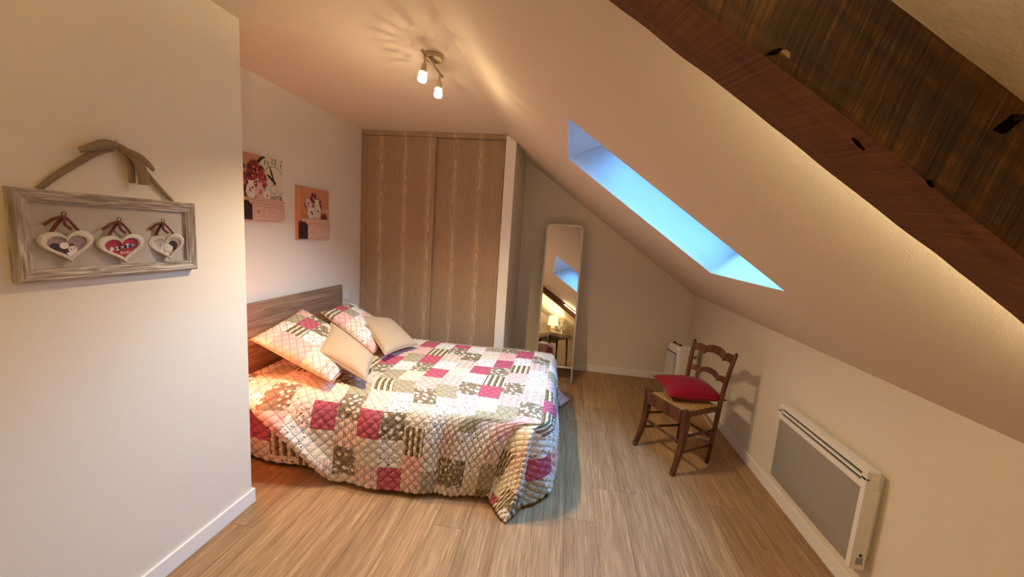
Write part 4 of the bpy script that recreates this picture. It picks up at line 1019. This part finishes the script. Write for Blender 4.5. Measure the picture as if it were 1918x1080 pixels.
mx = t.n('ShaderNodeMixShader'); mx.inputs[0].default_value = .55; t.l(d1.outputs[0], mx.inputs[1]); t.l(d2.outputs[0], mx.inputs[2]); t.l(mx.outputs[0], t.out.inputs[0])
o = B().lathe([(.122, .195), (.104, .39)], 36).obj('lamp_shade', t.m, tl, smooth=True)
M_LB = emit('lamp_bulb_glass', (1, .78, .5), 12)
B().lathe([(0, .20), (.012, .21), (.014, .27), (.024, .305), (.018, .33), (0, .338)], 16).obj('bulb', M_LB, tl, smooth=True)
light('table_lamp_light', 'POINT', (lp[0], lp[1], lp[2]+.362), 88, (1, .76, .42), shadow_soft_size=.03)
fn = thing('desk_fan', 'pale desk fan with round wire cage beside the lamp, reflected in the mirror', 'fan', (.335, -.58, 1.3485), R(20))
B().lathe([(0, 0), (.07, 0), (.068, .012), (.02, .02), (.012, .03), (.012, .11), (0, .11)], 24).obj('fan_base', M_PWHITE, fn, smooth=True, auto=40)
Qf = Matrix.Translation((0, .0, .235)) @ Matrix.Rotation(R(-90), 4, 'X')
b = B()
for rr_, zz in ((.128, 0), (.125, .02), (.125, -.02), (.095, .03), (.06, .034), (.095, -.03), (.06, -.034)): b.tube([Qf @ Vector((rr_*math.cos(a), rr_*math.sin(a), zz)) for a in np.linspace(0, 2*PI, 33)[:-1]], .0018 if rr_ < .127 else .004, 5, closed=True)
for k in range(24):
    a = 2*PI*k/24; c, s_ = math.cos(a), math.sin(a)
    for sg in (1, -1): b.tube([Qf @ Vector((c*.02, s_*.02, sg*.035)), Qf @ Vector((c*.095, s_*.095, sg*.03)), Qf @ Vector((c*.128, s_*.128, 0))], .0012, 4)
b.obj('cage', M_PWHITE, fn)
b = B(); b.lathe([(0, -.05), (.03, -.048), (.03, .03), (.02, .036), (0, .037)], 18, mat=Qf); b.obj('motor', M_PWHITE, fn, smooth=True, auto=40)
for k in range(3):
    b = B(); pts = [(0.02*math.cos(a), .02*math.sin(a)) for a in (0, .6)]+[(.112*math.cos(a), .112*math.sin(a)) for a in np.linspace(1.15, -.05, 8)]
    b.prism(pts, .003, lambda u, v, w: Qf @ Matrix.Rotation(2*PI*k/3, 4, 'Z') @ Vector((u, v, w+.1*v*.4))); b.obj('blade', M_PGREY, fn)
# glow strip added unseen behind the beam to light the slope beside it
sA, sB = bpt(.22, BY1, 1.7)[0], bpt(1.05, BY1, 1.3)[0]
b = B(); b.box((sA, w_+.0005, .030), (sB, w_+.010, .044), .001); o = b.obj('added_glow_profile', M_PWHITE, bt); o.matrix_local = BM
b = B(); b.box((sA+.004, w_+.0102, .031), (sB-.004, w_+.0115, .043)); o2 = b.obj('added_glow_diffuser', emit('added_glow_lit', (1, .85, .55), 1.3), o)
la = light('added_glow_strip', 'AREA', (0, 0, 0), 5.5, (1, .83, .50), shape='RECTANGLE', size=sB-sA, size_y=.008)
lz = -(ny*.80-en*.60).normalized(); lm = Matrix((ex, lz.cross(ex), lz)).transposed().to_4x4()
lm.translation = Vector((-.75, BY0, zs(-.75)))+ex*(sA+sB)/2+ny*(w_+.014)+en*.037; la.matrix_world = lm
# bedside lamp hidden behind the partition: its orange light falls on the pillow end of the quilt
st = thing('bedside_stool', 'small round wooden stool tucked behind the partition by the bed', 'stool', (-1.90, 1.875, 0))
B().lathe([(0, .40), (.085, .40), (.088, .41), (.085, .42), (0, .42)], 24).obj('stool_top', M_HEAD, st, smooth=True, auto=40)
for k in range(3):
    a = 2*PI*k/3; b = B(); b.tube([(.06*math.cos(a), .06*math.sin(a), .40), (.08*math.cos(a), .08*math.sin(a), .0005)], .010, 8); b.obj('leg', M_HEAD, st, smooth=True)
sl = thing('bedside_lamp', 'small orange glass night lamp on the stool behind the partition', 'table lamp', (-1.90, 1.875, .4205))
B().lathe([(0, 0), (.04, 0), (.04, .02), (0, .02)], 20).obj('lamp_foot', M_HEAD, sl, smooth=True, auto=40)
B().lathe([(0, .02), (.035, .021), (.05, .07), (.04, .13), (.015, .16), (0, .162)], 20).obj('glass_globe', emit('orange_lamp_glass', (1, .25, .06), 3), sl, smooth=True)
light('bedside_glow', 'POINT', (-1.86, 1.90, .68), 8, (1, .22, .06), shadow_soft_size=.05)
for o in bpy.data.objects:
    g_ = {'quilted_pillow': 'patchwork pillows at the head of the bed', 'beige_cushion': 'beige cushions on the bed', 'canvas_print': 'canvas prints above the bed'}.get(o.name.split('.')[0])
    if g_ and o.parent is None: o['group'] = g_
